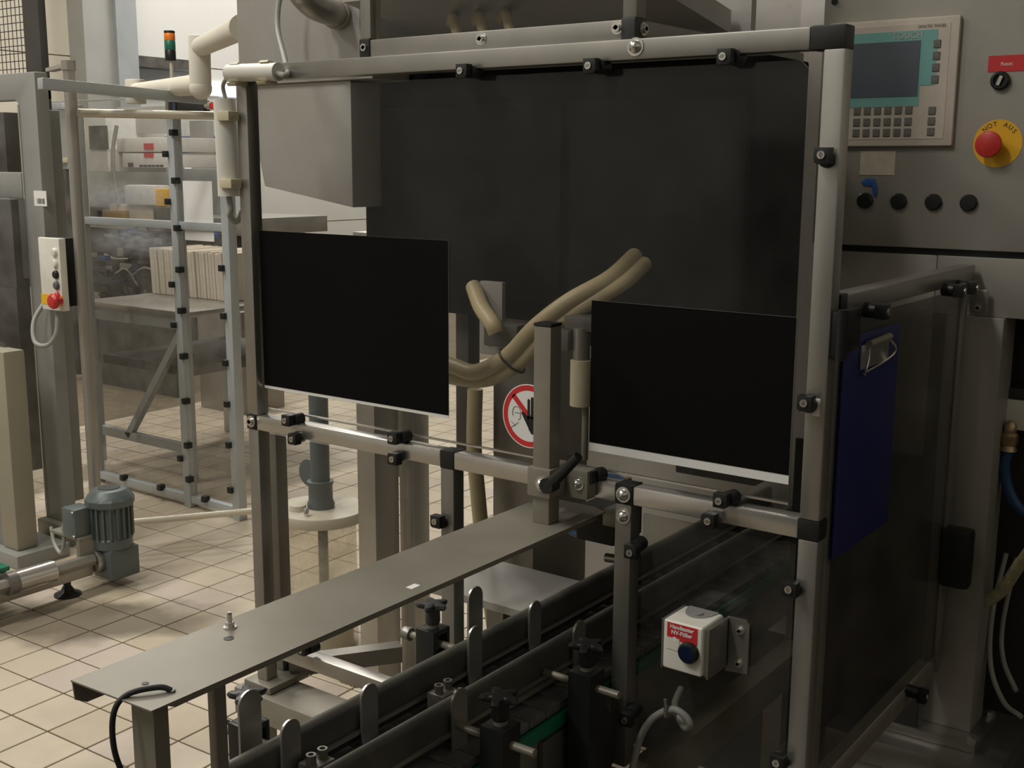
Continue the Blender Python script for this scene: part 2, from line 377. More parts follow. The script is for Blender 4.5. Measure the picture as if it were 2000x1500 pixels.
# pane clamps: one built, the rest copied
def clamp_mesh(bx, by, bz):
    b = B()
    b.prism([(bx-.011, by-.034, bz-.011), (bx+.008, by-.034, bz-.011), (bx+.011, by-.034, bz-.007), (bx+.011, by-.034, bz+.011), (bx-.011, by-.034, bz+.011)], (0, .016, 0))
    b.tube([(bx+.004, by-.018, bz), (bx+.007, by+.004, bz)], .0115, 16)
    return b
c0 = clamp_mesh(0, 0, 0).done('pane_clamp', 'black', None, .0012)
b = B(); b.tube([(-.001, -.034, 0), (-.001, -.0365, 0), (-.001, -.0365, 0), (-.001, -.0345, 0)], [.0055, .0055, .003, .003], 12); s0 = b.done('clamp_screw', 'steel_bright', None)
def clamp(px, py, rot=0, X=None, plane='Y', side=False):
    c = c0.copy(); C.objects.link(c); s = s0.copy(); C.objects.link(s)
    if side: p = at(px, py, 'X', XR+.004); c.location = (p.x-.002, p.y, p.z); rz = R(90)
    else: p = at(px, py, 'Y', YF-.022); c.location = (p.x, YF+.012, p.z); rz = 0
    c.rotation_euler = (0, R(rot), rz)
    c.parent = G; c.matrix_parent_inverse = Matrix.Translation(G.location).inverted(); s.parent = c
for px, py, rot in ((1413, 110, 0), (1150, 128, 0), (900, 138, 0), (1604, 304, 90), (1570, 789, 90), (557, 822, 0), (765, 857, 0), (1145, 933, 0), (1405, 979, 0),
                    (569, 858, 180), (765, 897, 180), (1381, 1018, 180), (849, 1020, 90), (1230, 1079, -90), (1220, 1407, -90), (1540, 1153, 90), (1516, 1492, 90), (588, 1271, 0)):
    clamp(px, py, rot)
for px, py in ((1692, 606), (1846, 566), (1871, 560), (1776, 1352)): clamp(px, py, 0, side=True)
bpy.data.objects.remove(c0); bpy.data.objects.remove(s0)
h = box('hinge', 'black', G, XR-.022, XR+.016, YF+.004, YF+.022, 1.103, 1.168, .003)
B().cyl((XR+.012, YF+.012, 1.100), (XR+.012, YF+.012, 1.170), .009, 14).done('hinge_pin', 'black', h)
box('hinge_leaf', 'black', h, XR, XR+.010, YF+.02, 1.628, 1.105, 1.166, .003)
hd = B(); pz = smoothpath([(XR, 2.178, .60), (XR+.040, 2.190, .592), (XR+.045, 2.215, .64), (XR+.040, 2.190, .70), (XR, 2.178, .69)], 6)
box('door_handle', 'black', G, XR-.004, XR+.05, 2.166, 2.205, .585, .70, .010)
box('barcode_sticker', 'paper', G, -.603, -.593, YF-.0006, YF-.0001, 1.02, 1.045)
# ---- cable ducts and clips on the guard's left edge
t = thing('cable_duct', 'short white cable duct clipped across the end of the top beam', 'cable duct', (-1.70, YF-.02, ZT))
B().cyl((XL+.005, YF-.018, ZT+.015), (-1.645, YF-.018, ZT+.012), .0165, 20).done('duct_tube', 'pvcwhite', t)
for x in (XL+.025, -1.678):
    b = B(); b.prism([(x-.012, YF-.002, ZT-.008), (x-.012, YF-.03, ZT-.010), (x-.012, YF-.034, ZT-.004), (x-.012, YF-.002, ZT+.0)], (.024, 0, 0))
    b.prism([(x-.012, YF-.002, ZT+.03), (x-.012, YF-.022, ZT+.034), (x-.012, YF-.026, ZT+.030), (x-.012, YF-.002, ZT+.026)], (.024, 0, 0)); b.done('duct_clip', 'bone', t, .001)
t = thing('cable_duct', 'upright white cable duct clipped along the left guard post', 'cable duct', (XL-.03, YF, 1.27))
B().cyl((XL-.025, YF-.004, 1.30), (XL-.028, YF-.004, 1.485), .0215, 20).done('duct_tube', 'pvcwhite', t)
for z in (1.325, 1.452): box('duct_clip', 'bone', t, XL-.022, XL+.012, YF-.03, YF-.004, z-.009, z+.009, .002)
p0 = at(545, 20, 'Y', 1.70)
tag(hosetube('signal_cable', 'cable', None, [at(556, -30, 'Y', 1.69), at(544, 10, 'Y', 1.68), at(543, 60, 'Y', 1.66), at(556, 115, 'Y', 1.60), (-1.625, YF-.017, ZT+.006), (-1.66, YF-.018, ZT+.013)], .0055), 'grey cable dropping from the steel elbow into the white duct', 'cable')
tag(hosetube('signal_cable', 'cable', None, [(XL+.008, YF-.02, ZT+.012), (XL-.014, YF-.018, ZT-.006), (XL-.024, YF-.006, 1.487)], .004), 'thin grey cable bending from beam duct to post duct', 'cable')
tag(hosetube('signal_cable', 'cable', None, [(XL-.026, YF-.004, 1.30), (XL-.022, YF-.004, 1.275), (XL-.03, YF+.0, 1.262), (XL-.026, YF+.012, 1.25), (XL-.016, YF+.02, 1.27)], .0062), 'grey cable looping out below the upright white duct', 'cable')
# stickers on the pane
t = thing('prohibition_sign', 'round red and white no entry hand sign stuck on the clear pane', 'sign', (-1.09, 1.5525, .9545))
sp = at(1033, 813, 'Y', 1.5526); sx, sz, sr, sy = sp.x, sp.z, .0545, 1.5526
def disc(name, m, y, r, ri=None, n=48, c=(sx, sz)):
    b = B()
    if ri is None: b.prism([(c[0]+r*math.cos(k*2*math.pi/n), y, c[1]+r*math.sin(k*2*math.pi/n)) for k in range(n)], (0, -.0003, 0))
    else:
        for k in range(n):
            a0, a1 = k*2*math.pi/n, (k+1)*2*math.pi/n
            b.prism([(c[0]+q*math.cos(a), y, c[1]+q*math.sin(a)) for q, a in ((ri, a0), (r, a0), (r, a1), (ri, a1))], (0, -.0003, 0))
    return b.done(name, m, t, smooth=False)
disc('sign_face', 'paper', sy, sr)
disc('red_ring', 'redflat', sy-.0003, sr*.965, sr*.80)
dg = .707*sr*.84
B().prism([(sx-dg-.0032, sy-.0003, sz+dg-.0032), (sx-dg+.0032, sy-.0003, sz+dg+.0032), (sx+dg+.0032, sy-.0003, sz-dg+.0032), (sx+dg-.0032, sy-.0003, sz-dg-.0032)], (0, -.0003, 0)).done('red_slash', 'redflat', t, smooth=False)
b = B(); hy = sy-.0007
hx, hz = sx+.009, sz-.006
b.prism([(hx-.012, hy, hz+.006), (hx+.014, hy, hz+.006), (hx+.015, hy, hz-.012), (hx+.008, hy, hz-.023), (hx-.003, hy, hz-.024), (hx-.009, hy, hz-.016)], (0, -.0003, 0))
for fx0, fx1, top in ((-.0115, -.0065, .036), (-.0045, .0005, .040), (.0025, .0075, .038), (.0095, .014, .030)):
    b.prism([(hx+fx0, hy, hz+.002), (hx+fx1, hy, hz+.002), (hx+fx1, hy, hz+top-.002), (hx+(fx0+fx1)/2, hy, hz+top), (hx+fx0, hy, hz+top-.002)], (0, -.0003, 0))
b.prism([(hx-.0115, hy, hz+.006), (hx-.008, hy, hz-.016), (hx-.013, hy, hz-.008), (hx-.024, hy, hz+.010), (hx-.0225, hy, hz+.0125), (hx-.020, hy, hz+.012)], (0, -.0003, 0))
b.done('hand_symbol', 'black', t, smooth=False)
b = B()
hc = (sx-.025, sz+.004)
for k in range(14):
    a0, a1 = R(-10+k*15), R(5+k*15)
    b.bar((hc[0]+.0085*math.cos(a0), hy, hc[1]+.010*math.sin(a0)), (hc[0]+.0085*math.cos(a1), hy, hc[1]+.010*math.sin(a1)), .0003, .0009, (0, 1, 0))
for p, q in (((-.0085, 0), (-.0085, -.006)), ((-.0085, -.006), (-.006, -.006)), ((.0085, -.001), (-.004, -.0005)), ((.0085, 0), (.0075, -.010)), ((.0075, -.010), (.003, -.013)), ((-.011, -.017), (-.002, -.024)), ((.004, -.017), (-.012, -.028))):
    b.bar((hc[0]+p[0], hy, hc[1]+p[1]), (hc[0]+q[0], hy, hc[1]+q[1]), .0003, .0009, (0, 1, 0))
b.done('head_outline', 'ink', t, smooth=False)
def notice(label, x0, x1, z0, z1, mz, mx):
    t = thing('printed_notice', label, 'notice', ((x0+x1)/2, 1.5522, z0))
    box('paper_sheet', 'paper', t, x0, x1, 1.5520, 1.5526, z0, z1, smooth=False)
    box('dark_print', 'print', t, x0, x1-mx, 1.5514, 1.5520, z0+mz, z1, smooth=False)
a, c = at(1155, 610, 'Y', 1.551), at(1539, 947, 'Y', 1.551)
notice('dark printed sheet with white lower margin, taped on the pane beside the corner post', a.x, c.x, c.z, at(1400, 607, 'Y', 1.551).z, .014, 0)
a, c = at(506, 450, 'Y', 1.551), at(876, 818, 'Y', 1.551)
notice('dark printed sheet with thin white lower edge, taped on the pane beside the left post', a.x, c.x, c.z, a.z, .006, 0)

# ================================================================ upper hood
t = thing('upper_hood', 'clear sided hood with steel rails standing on the top beam', 'machine hood', (-1.2, 1.7, 1.546))
box('hood_rail', 'steel', t, -1.46, -.945, 1.562, 1.592, 1.548, 1.578, .002)
for x in (-1.484, -.945): box('corner_connector', 'black' if x < -1 else 'knobgrey', t, x, x+.024, 1.560, 1.594, 1.547, 1.580, .002)
box('hood_post', 'steel_dark', t, -.945, -.921, 1.564, 1.592, 1.580, 2.05, .002)
box('hood_post', 'steel', t, -1.484, -1.46, 1.564, 1.592, 1.580, 2.05, .002)
box('hood_rail', 'steel_dark', t, -.945, -.921, 1.594, 2.2, 1.548, 1.578, .002)
box('hood_pane', 'pane', t, -1.46, -.945, 1.572, 1.576, 1.578, 2.05, smooth=False)
box('hood_pane', 'pane', t, -.935, -.931, 1.592, 2.2, 1.578, 2.05, smooth=False)
box('hood_back', 'housing', t, -1.62, -.95, 2.02, 2.04, 1.50, 2.05)
B().prism([(-1.60, 1.64, 1.66), (-1.60, 2.0, 1.60), (-1.60, 2.0, 1.64), (-1.60, 1.64, 1.70)], (.62, 0, 0)).done('slanted_cover', 'housing', t)
for q in ((713, 93), (940, 76), (1206, 54)): hexbolt(t, at(q[0], q[1], 'Y', 1.562), .0065)
hexbolt(t, (-.921, 1.585, 1.565), .0065, (1, 0, 0))
for k, lb in enumerate(('beige hose bending down in the hood, next to its left post', 'beige hose bending down in the hood, between two others', 'beige hose bending down in the hood, farthest from its left post')):
    x = -1.42+k*.06
    tag(hosetube('air_hose', 'hose', None, [(x-.05, 1.80, 1.63), (x-.02, 1.77, 1.636), (x+.025, 1.72, 1.615), (x+.05, 1.70, 1.575), (x+.055, 1.70, 1.556)], .010), lb, 'hose', 'three beige hoses in the hood')

# ---- grey steel housing at the left, with pipe elbow
t = thing('steel_housing', 'grey sheet steel housing with a hopper bottom behind the guard', 'machine housing', (-1.8, 1.85, 1.28))
B().box(-2.024, -1.63, 1.75, 2.1, 1.53, 2.1).done('housing_box', 'housing', t, .004)
B().prism([(-2.015, 1.76, 1.53), (-1.70, 1.76, 1.53), (-1.70, 1.76, 1.275), (-1.965, 1.76, 1.315)], (0, .09, 0)).done('hopper', 'housing', t, .003)
box('side_flange', 'steel', t, -1.655, -1.632, 1.742, 1.75, 1.545, 2.1)
el = [at(575, -40, 'Y', 1.62), at(590, -12, 'Y', 1.63), at(612, 10, 'Y', 1.66), at(640, 22, 'Y', 1.70), at(662, 28, 'Y', 1.75)]
B().tube(smoothpath(el, 5), .026, 20).done('pipe_elbow', 'tubesteel', t)
e1 = el[-1]; dd = (el[-1]-el[-2]).normalized()
B().tube([e1-dd*.022, e1-dd*.004], .031, 20).done('elbow_collar', 'tubesteel', t, .002)

# ================================================================ machine inside the guard
t = thing('filling_machine', 'dark filling machine body standing behind the clear pane', 'machine', (-1.2, 1.95, 0))
mxr = at(1568, 400, 'Y', 2.02).x
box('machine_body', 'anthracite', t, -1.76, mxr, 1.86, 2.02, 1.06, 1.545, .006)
cxa, cxb = at(962, 1100, 'Y', 1.95).x, at(1041, 1100, 'Y', 1.95).x
box('column', 'steel_dark', t, cxa, cxb, 1.95, 2.16, .0, 1.06, .004)
box('front_door', 'anthracite', t, -1.69, -1.24, 1.84, 1.86, 1.10, 1.48, .004)
box('front_door', 'anthracite', t, -1.22, mxr-.03, 1.84, 1.86, 1.10, 1.48, .004)
box('lower_skirt', 'anthracite', t, -1.0, mxr-.005, 1.88, 2.02, .80, 1.06, .004)
box('hole_plate', 'housing', t, -1.40, -1.345, 1.80, 1.812, .995, 1.14, .002)
for q in ((-1.375, 1.02), (-1.375, 1.045)): hexbolt(t, (q[0], 1.80, q[1]), .003)
box('drive_bracket', 'clutter', t, -1.36, -1.28, 1.76, 1.80, 1.02, 1.065, .004)
lg = at(890, 760, 'Y', 1.9).x
box('support_leg', 'anthracite2', t, lg, lg+.035, 1.9, 1.94, .75, 1.10, .003)
B().cyl((-1.07, 1.66, .955), (-1.07, 1.66, 1.035), .019, 20).done('filler_sleeve', 'bone', t)
B().cyl((-1.07, 1.66, 1.035), (-1.07, 1.66, 1.09), .015, 20).done('filler_stem', 'steel', t)
box('filler_bracket', 'clutter', t, -1.12, -1.085, 1.64, 1.86, 1.05, 1.085, .003)
B().cyl((-1.06, 1.66, .86), (-1.06, 1.66, .955), .006, 12).done('filler_rod', 'plate', t)
box('filler_mount', 'clutter', t, -1.10, -1.04, 1.65, 1.86, 1.085, 1.11, .003)
tag(hosetube('product_hose', 'hose', None, [at(800, 690, 'Y', 1.70), at(885, 715, 'Y', 1.68), at(930, 727, 'Y', 1.67), at(990, 697, 'Y', 1.66), at(1045, 640, 'Y', 1.66), at(1110, 590, 'Y', 1.68), at(1190, 545, 'Y', 1.74), at(1240, 500, 'Y', 1.84)], .0155, 14), 'sagging beige product hose, upper of the strapped pair', 'hose')
tag(hosetube('product_hose', 'hose', None, [at(800, 720, 'Y', 1.71), at(885, 738, 'Y', 1.69), at(950, 742, 'Y', 1.68), at(1010, 712, 'Y', 1.67), at(1065, 655, 'Y', 1.67), at(1130, 605, 'Y', 1.69), at(1215, 555, 'Y', 1.75), at(1260, 515, 'Y', 1.84)], .0135, 14), 'sagging beige product hose, lower of the strapped pair', 'hose')
tag(hosetube('stub_hose', 'hose', None, [at(925, 560, 'Y', 1.80), at(940, 600, 'Y', 1.76), at(962, 632, 'Y', 1.73), at(970, 650, 'Y', 1.73)], .016, 14), 'short beige hose stub hanging onto the bracket', 'hose')
q1, q2 = at(990, 697, 'Y', 1.66), at(1010, 712, 'Y', 1.67); tg = (at(1045, 640, 'Y', 1.66)-q1).normalized()
q2 = q2 - tg*(q2-q1).dot(tg); sp_ = q2-q1; u_ = sp_.normalized(); v_ = tg.cross(u_); cp = (q1+q2)/2
b = B(); b.tube([cp + u_*(sp_.length/2+.0175)*math.cos(2*math.pi*k/32) + v_*.0185*math.sin(2*math.pi*k/32) for k in range(33)], .0024, 8)
tag(b.done('cable_tie', 'black', None), 'black strap tied round the two beige hoses', 'strap')
# lower: big steel column, grey pedestal, drain hose
t = thing('machine_stand', 'stainless stand of box columns behind the lower left pane', 'machine stand', (-2.0, 2.4, 0))
for xa, xb, y, dp, m in ((703, 737, 2.10, .09, 'steel'), (783, 812, 2.22, .06, 'steel')):
    box('support_column', m, t, at(xa, 1200, 'Y', y).x, at(xb, 1200, 'Y', y).x, y, y+dp, 0, 1.2, .003)
box('cross_member', 'steel_dark', t, at(760, 850, 'Y', 2.24).x, at(784, 850, 'Y', 2.24).x, 2.23, 2.26, .55, 1.2, .003)
tag(hosetube('drain_hose', 'hose', None, [at(928, 760, 'Y', 1.90), at(926, 870, 'Y', 1.90), at(932, 950, 'Y', 1.90), at(945, 1080, 'Y', 1.90), at(966, 1230, 'Y', 1.90), at(985, 1330, 'Y', 1.9)], .0165, 14), 'olive grey drain hose running down beside the pedestal', 'hose')

# ================================================================ height clamp post
t = thing('clamp_post', 'upright square tube with black lever clamp standing on the cover plate', 'clamp post', (-1.019, 1.483, .80))
box('tube', 'plate', t, -1.035, -1.003, 1.468, 1.498, .80, 1.117, .002)
box('end_cap', 'black', t, -1.0355, -1.0025, 1.4675, 1.4985, 1.117, 1.122, .001)
box('clamp_block', 'plate', t, -1.041, -.997, 1.461, 1.532, .845, .892, .003)
box('clamp_ear', 'plate', t, -.997, -.955, 1.505, 1.532, .84, .888, .004)
domebolt(t, (-1.012, 1.461, .868), .009); domebolt(t, (-.972, 1.505, .866), .008)
l0, l1, l2 = at(1073, 947, 'Y', 1.452), at(1100, 922, 'Y', 1.448), at(1130, 891, 'Y', 1.446)
b = B(); b.tube([l0+Vector((0, -.010, 0)), l0+Vector((0, .012, 0))], .0125, 18); b.tube([l0, l1, l2], [.0105, .0085, .0075], 12)
b.done('clamp_lever', 'black', t)

# ================================================================ cover plate
t = thing('cover_plate', 'long folded steel cover plate beside the conveyor', 'cover plate', (-1.036, 1.1, .0))
b = B(); b.prism([(-1.103, .683, .798), (-.970, .690, .798), (-.970, 1.585, .798), (-1.0, 1.60, .798), (-1.103, 1.60, .798)], (0, 0, .002)); b.done('plate_top', 'plate', t)
B().prism([(-1.103, .684, .799), (-1.103, 1.60, .799), (-1.103, 1.60, .768), (-1.103, .70, .768), (-1.103, .686, .776)], (.002, 0, 0)).done('side_flange', 'plate', t)
B().prism([(-.971, .71, .798), (-.971, 1.56, .798), (-.971, 1.56, .793), (-.971, .72, .793)], (.0015, 0, 0)).done('front_flange', 'plate', t)
b = B(); b.box(-1.026, -.988, .705, .708, .0, .798); b.box(-.991, -.988, .708, .724, .0, .798); b.done('leg', 'plate', t)
box('strut', 'steel_dark', t, -.986, -.972, .775, .790, .0, .797, .001)
B().lathe([(.0062, .800), (.0062, .8006)], (-1.054, .864, 0), 20).done('drilled_hole', 'black', t)
B().lathe([(.004, .800), (.004, .8006)], (-1.03, .727, 0), 16).done('drilled_hole', 'black', t)
box('white_sticker', 'paper', t, -.999, -.988, 1.122, 1.140, .800, .8006)
bo = thing('stud_bolt', 'upright threaded bolt with nut and washer on the cover plate', 'bolt', (-1.079, .887, .80))
bp_ = (-1.079, .887, 0)
B().lathe([(.0082, .800), (.0082, .8018)], bp_, 20).done('washer', 'steel_bright', bo)
B().lathe([(.0052, .8018), (.0056, .803), (.0056, .8065), (.005, .8075)], bp_, 6).done('nut', 'steel_bright', bo)
B().lathe([(.003, .8075)]+[(.0033 if k % 2 else .003, .8085+.0012*k) for k in range(9)]+[(.0026, .8205)], bp_, 14).done('threaded_shank', 'steel_bright', bo)
pc = thing('sensor_lead', 'black lead leaving the plate and hanging down its leg', 'cable', (-1.0, .70, .8))
hosetube('lead', 'rubber', pc, [(-.990, .731, .802), (-1.0, .722, .806), (-1.017, .695, .803), (-1.022, .680, .785), (-1.018, .676, .745), (-1.008, .685, .70), (-1.0, .695, .66), (-.99, .70, .60)], .0032, 10)
B().cyl((-.992, .733, .800), (-.990, .731, .804), .004, 12).done('lead_gland', 'steel_bright', pc)

# ================================================================ conveyor
CV = thing('conveyor', 'slat chain conveyor with twin guide rails running through the guard', 'conveyor', (-1.05, 1.5, 0))
Y0, Y1 = .81, 2.54
sl = B(); sl.box(-1.165, -.935, 0, .041, .529, .543); s0 = sl.done('chain_slat', 'slat', None, .002)
n = int((Y1-Y0)/.043)
for k in range(n):
    c = s0.copy(); C.objects.link(c); c.location = (0, Y0+k*.043, 0); c.parent = CV; c.matrix_parent_inverse = Matrix.Translation(CV.location).inverted()
bpy.data.objects.remove(s0)
for x in (-1.172, -.937): box('wear_strip', 'green', CV, x, x+.009, Y0, Y1, .506, .527, .001)
for x in (-1.168, -.944): box('side_frame', 'steel_dark', CV, x, x+.007, Y0, Y1, .40, .505, .001)
box('frame_tray', 'steel_dark', CV, -1.160, -.944, Y0, Y1, .40, .406)
def railprof(x): return [(x-.010, Y0, .570), (x+.010, Y0, .570), (x+.010, Y0, .601)] + [(x+.010*math.cos(R(a)), Y0, .601+.0115*math.sin(R(a))) for a in (20, 40, 60, 80, 100, 120, 140, 160)] + [(x-.010, Y0, .601)]
for x in (-1.099, -.990):
    B().prism(railprof(x), (0, Y1-Y0, 0)).done('guide_rail', 'rail', CV)
    box('slide_strip', 'steel', CV, x-.005, x+.015, Y0, Y1, .562, .569, .001)
    box('rail_carrier', 'anthracite2', CV, x-.007, x+.002, Y0, Y1, .545, .562)
def upright(X, yc, z0, z1, wd=.034):
    pts = [(X, yc-wd/2, z0), (X, yc+wd/2, z0)] + [(X, yc+wd/2*math.cos(R(a)), z1-wd/2+wd/2*math.sin(R(a))) for a in range(0, 181, 15)]
    return B().prism(pts, (.0045, 0, 0)).done('upright_plate', 'steel', CV, .0006, 1)
for yc, z in ((.982, .640), (1.133, .634), (1.378, .641), (1.544, .632)): upright(-1.0838, yc, .548, z)
for yc in (1.203, 1.515): upright(-.9747, yc, .48, .632)
for yc in (.958, 1.444): upright(-1.135, yc, .548, .676, .038)
# clamp brackets with star knobs
def star(parent, x, y, z):
    n = 40; b = B(); rings = []
    for r, h in ((.0115, 0), (.013, .0045), (.0125, .025), (.0215, .028), (.024, .032), (.0215, .036), (.0115, .038), (.0, .0375)):
        ring = []
        for k in range(n):
            a = 2*math.pi*k/n+.3; f = 1 + (.32*math.cos(5*a)-.08 if r > .0135 else 0)
            ring.append(b.bm.verts.new((x+max(r, .0002)*f*math.cos(a), y+max(r, .0002)*f*math.sin(a), z+h)))
        rings.append(ring)
    for A, Q in zip(rings, rings[1:]):
        for k in range(n): b.bm.faces.new((A[k], A[(k+1) % n], Q[(k+1) % n], Q[k]))
    b.bm.faces.new(rings[0][::-1]); b.bm.faces.new(rings[-1])
    b.done('star_knob', 'knobgrey' if x < -1 else 'black', parent)
    B().lathe([(.010, -.008), (.0105, -.001), (.009, .001)], (x, y, z), 16).done('knob_collar', 'plate', parent)
def bracket(x, y, ztop, side, low):
    b = B(); z0 = .391
    if side > 0:
        b.box(x-.020, x+.020, y-.021, y+.021, z0, ztop)
        if low: b.prism([(x-.020, y-.021, z0), (x-.020, y+.021, z0), (x-.020, y+.07, .43), (x-.020, y+.07, .50), (x-.020, y+.021, .545)], (.034, 0, 0))
    else:
        b.box(x-.020, x+.020, y-.021, y-.014, z0, ztop); b.box(x-.020, x+.020, y+.014, y+.021, z0, ztop)
        b.box(x-.020, x+.020, y-.014, y+.014, ztop-.009, ztop); b.box(x-.020, x+.020, y-.014, y+.014, z0, ztop-.04)
    o = b.done('clamp_bracket', 'black', CV, .0015)
    star(o, x, y, ztop+.007)
    xi = -.975 if side > 0 else -1.109
    xo = x+.059*side; zr = ztop-.026
    B().cyl((xi, y, zr), (xo, y, zr), .0062, 14).done('clamp_rod', 'plate', o, .001)
    if side < 0: B().cyl((xo-.005, y, zr), (xo+.011, y, zr), .0115, 18).done('rod_collar', 'steel_dark', o, .001)
bracket(-.897, 1.421, .602, 1, True); bracket(-.897, 1.200, .602, 1, False)
bracket(-1.197, 1.411, .600, -1, False); bracket(-1.197, 1.010, .592, -1, False)
B().prism([(-.985, 1.305, .552), (-.985, 1.49, .552), (-.985, 1.49, .559), (-.985, 1.328, .559), (-.985, 1.312, .566), (-.985, 1.305, .575)], (.013, 0, 0)).done('holder_strap', 'plate', CV, .001)
for y0 in (1.249, .985):
    cl = box('rail_joint_clamp', 'steel_dark', CV, -1.072, -1.040, y0, y0+.038, .548, .580, .002)
    for yy in (y0+.009, y0+.030): B().lathe([(.007, 0), (.007, .013), (.004, .013), (.004, .006)], (-1.056, yy, .580), 14).done('socket_screw', 'steel_dark', cl)
for x in (-1.14, -.97):
    for y in (.93, 2.45): box('leg', 'steel_dark', CV, x-.02, x+.02, y-.02, y+.02, 0, .40)
# chassis under the guard
t = thing('machine_chassis', 'low steel chassis with base plate below the conveyor', 'chassis', (-.8, 1.6, 0))
box('base_plate', 'plate', t, -1.22, -.60, 1.0, 1.528, .375, .39, .002)
box('cross_beam', 'plate', t, -1.82, -1.0, 1.50, 1.60, .225, .284, .004)
B().bar((-1.76, 1.60, .31), (-1.62, 1.80, .31), .036, .036).done('rear_outrigger', 'steel_dark', t)
box('chassis_beam', 'plate', t, -.897, -.852, 1.57, 2.2, .32, .39, .004)
box('added_dark_panel', 'anthracite2', t, -.90, -.62, 2.205, 2.215, .02, .82)  # dark panel, skirt and pan added to darken the view behind the pane
box('added_dark_skirt', 'anthracite2', t, -1.35, -.91, 2.23, 2.24, .02, .38)
box('added_dark_pan', 'anthracite2', t, -.92, -.62, 1.57, 2.2, .02, .03)
box('side_plate', 'steel_dark', t, -.936, -.928, 1.35, 1.528, .39, .50)
hexbolt(t, at(1160, 1440, 'X', -.928), .006, (1, 0, 0))
for x, y in ((-1.19, 1.04), (-.64, 1.04), (-.64, 1.48), (-1.79, 1.55), (-1.40, 1.55), (-.89, 2.15)): box('leg', 'steel_dark', t, x-.02, x+.02, y-.02, y+.02, 0, .375 if y < 1.5 else (.225 if x < -1.1 else .32))
b = B(); b.tube(smoothpath([(-1.62, 1.62+.012*math.sin(a), .30+.012*math.cos(a)) for a in (0, .1)]), .004)
for k in range(2): pass
bs = B(); bs.tube([Vector((-1.66+.0012*k, 1.66+.016*math.cos(k*.6), .30+.016*math.sin(k*.6))) for k in range(46)], .005, 8); tag(bs.done('coil_spring', 'copper', None), 'rusty coil spring beside the foot of the left guard post', 'spring')
bx = thing('sensor_block', 'dark sensor block with blue air line at the end of the cover plate', 'sensor', (-1.0, 1.66, .74))
box('block', 'anthracite2', bx, -1.04, -.965, 1.605, 1.70, .735, .795, .004)
B().cyl((-1.0, 1.64, .70), (-.94, 1.64, .705), .008, 12).done('block_rod', 'steel', bx)
hosetube('air_line', 'bluehose', bx, [(-1.04, 1.68, .74), (-1.08, 1.70, .71), (-1.12, 1.72, .70), (-1.17, 1.74, .71)], .006)
hosetube('upper_air_line', 'bluehose', bx, [(-1.07, 1.75, .812), (-1.04, 1.74, .815), (-1.0, 1.72, .814)], .004)
B().cyl((-.995, 1.70, .80), (-.995, 1.70, .83), .006, 10).done('air_fitting', 'copper', bx)
box('block_arm', 'steel_dark', bx, -.985, -.95, 1.60, 1.64, .77, .80, .004)
box('base_tray', 'housing', bx, -1.50, -1.178, 1.66, 1.86, .535, .55)
box('tray_support', 'steel_dark', bx, -1.32, -1.28, 1.72, 1.76, 0, .535)

# ================================================================ push button station
t = thing('push_button_station', 'white push button box with red label on a steel bracket', 'push button', (-.79, 1.5, .58))
pf = 1.475
pa, pb = at(1296, 1212, 'Y', pf), at(1369, 1325, 'Y', pf)
px0, px1, pz0, pz1 = pa.x, pb.x, pb.z, at(1372, 1228, 'Y', pf).z-.012
b = B(); b.box(px0-.007, px0-.004, pf+.008, 1.5525, pz0-.004, pz1+.008); b.box(px1+.004, px1+.007, pf+.008, 1.5525, pz0-.004, pz1+.008); b.box(px0-.007, px1+.007, 1.545, 1.5525, pz0-.004, pz1+.004); b.box(px0-.004, px0, pf+.008, pf+.011, pz0, pz1+.006); b.box(px1, px1+.004, pf+.008, pf+.011, pz0, pz1+.006); b.done('mount_bracket', 'steel', t)
wr = at(1464, 1215, 'Y', 1.548)
B().prism([(px1+.004, 1.548, wr.z-.088), (wr.x, 1.548, wr.z-.084), (wr.x, 1.548, wr.z-.006), (wr.x-.006, 1.548, wr.z), (px1+.004, 1.548, wr.z)], (0, .0045, 0)).done('bracket_wing', 'steel_dark', t)
for q in ((1446, 1231), (1443, 1295)): hexbolt(t, at(q[0], q[1], 'Y', 1.548), .0045)
box('box_front', 'white', t, px0, px1, pf, 1.545, pz0, pz1+.012, .005, seg=3)
B().prism([((px0+px1)/2-.025*math.cos(R(a)), 1.544-.040*math.sin(R(a)), pz1+.0121) for a in range(0, 181, 15)], (0, 0, .0012)).done('top_recess', 'machgrey', t)
B().lathe([(.009, 0), (.009, .002)], ((px0+px1)/2, pf+.045, pz1+.0133), 20).done('blanking_plug', 'machgrey', t)
lz = pz1+.009; lb = box('red_label', 'redflat', t, px0+.007, px1-.008, pf-.0006, pf, lz-.026, lz)
text('label_text', 'Handtaster\nNV-Füller', 'paper', lb, ((px0+px1)/2-.001, pf-.0007, lz-.0095), .0088, bold=.0003)
bt = B(); bt.lathe([(.0165, 0), (.0165, -.006), (.0145, -.009), (.0125, -.0095)], (px0+.045, pf, pz0+.036), 28, 'Y'); bo = bt.done('button_ring', 'black', t)
B().lathe([(.0125, -.009), (.012, -.0105), (.002, -.011)], (px0+.045, pf, pz0+.036), 24, 'Y').done('push_button', 'navy', t)
B().lathe([(.004, 0), (.004, -.001)], (px0+.02, pf, pz0+.05), 16, 'Y').done('indicator_dimple', 'paper', t)
box('name_strip', 'white', t, px0+.006, px0+.028, pf-.0008, pf, pz0+.033, pz0+.052)
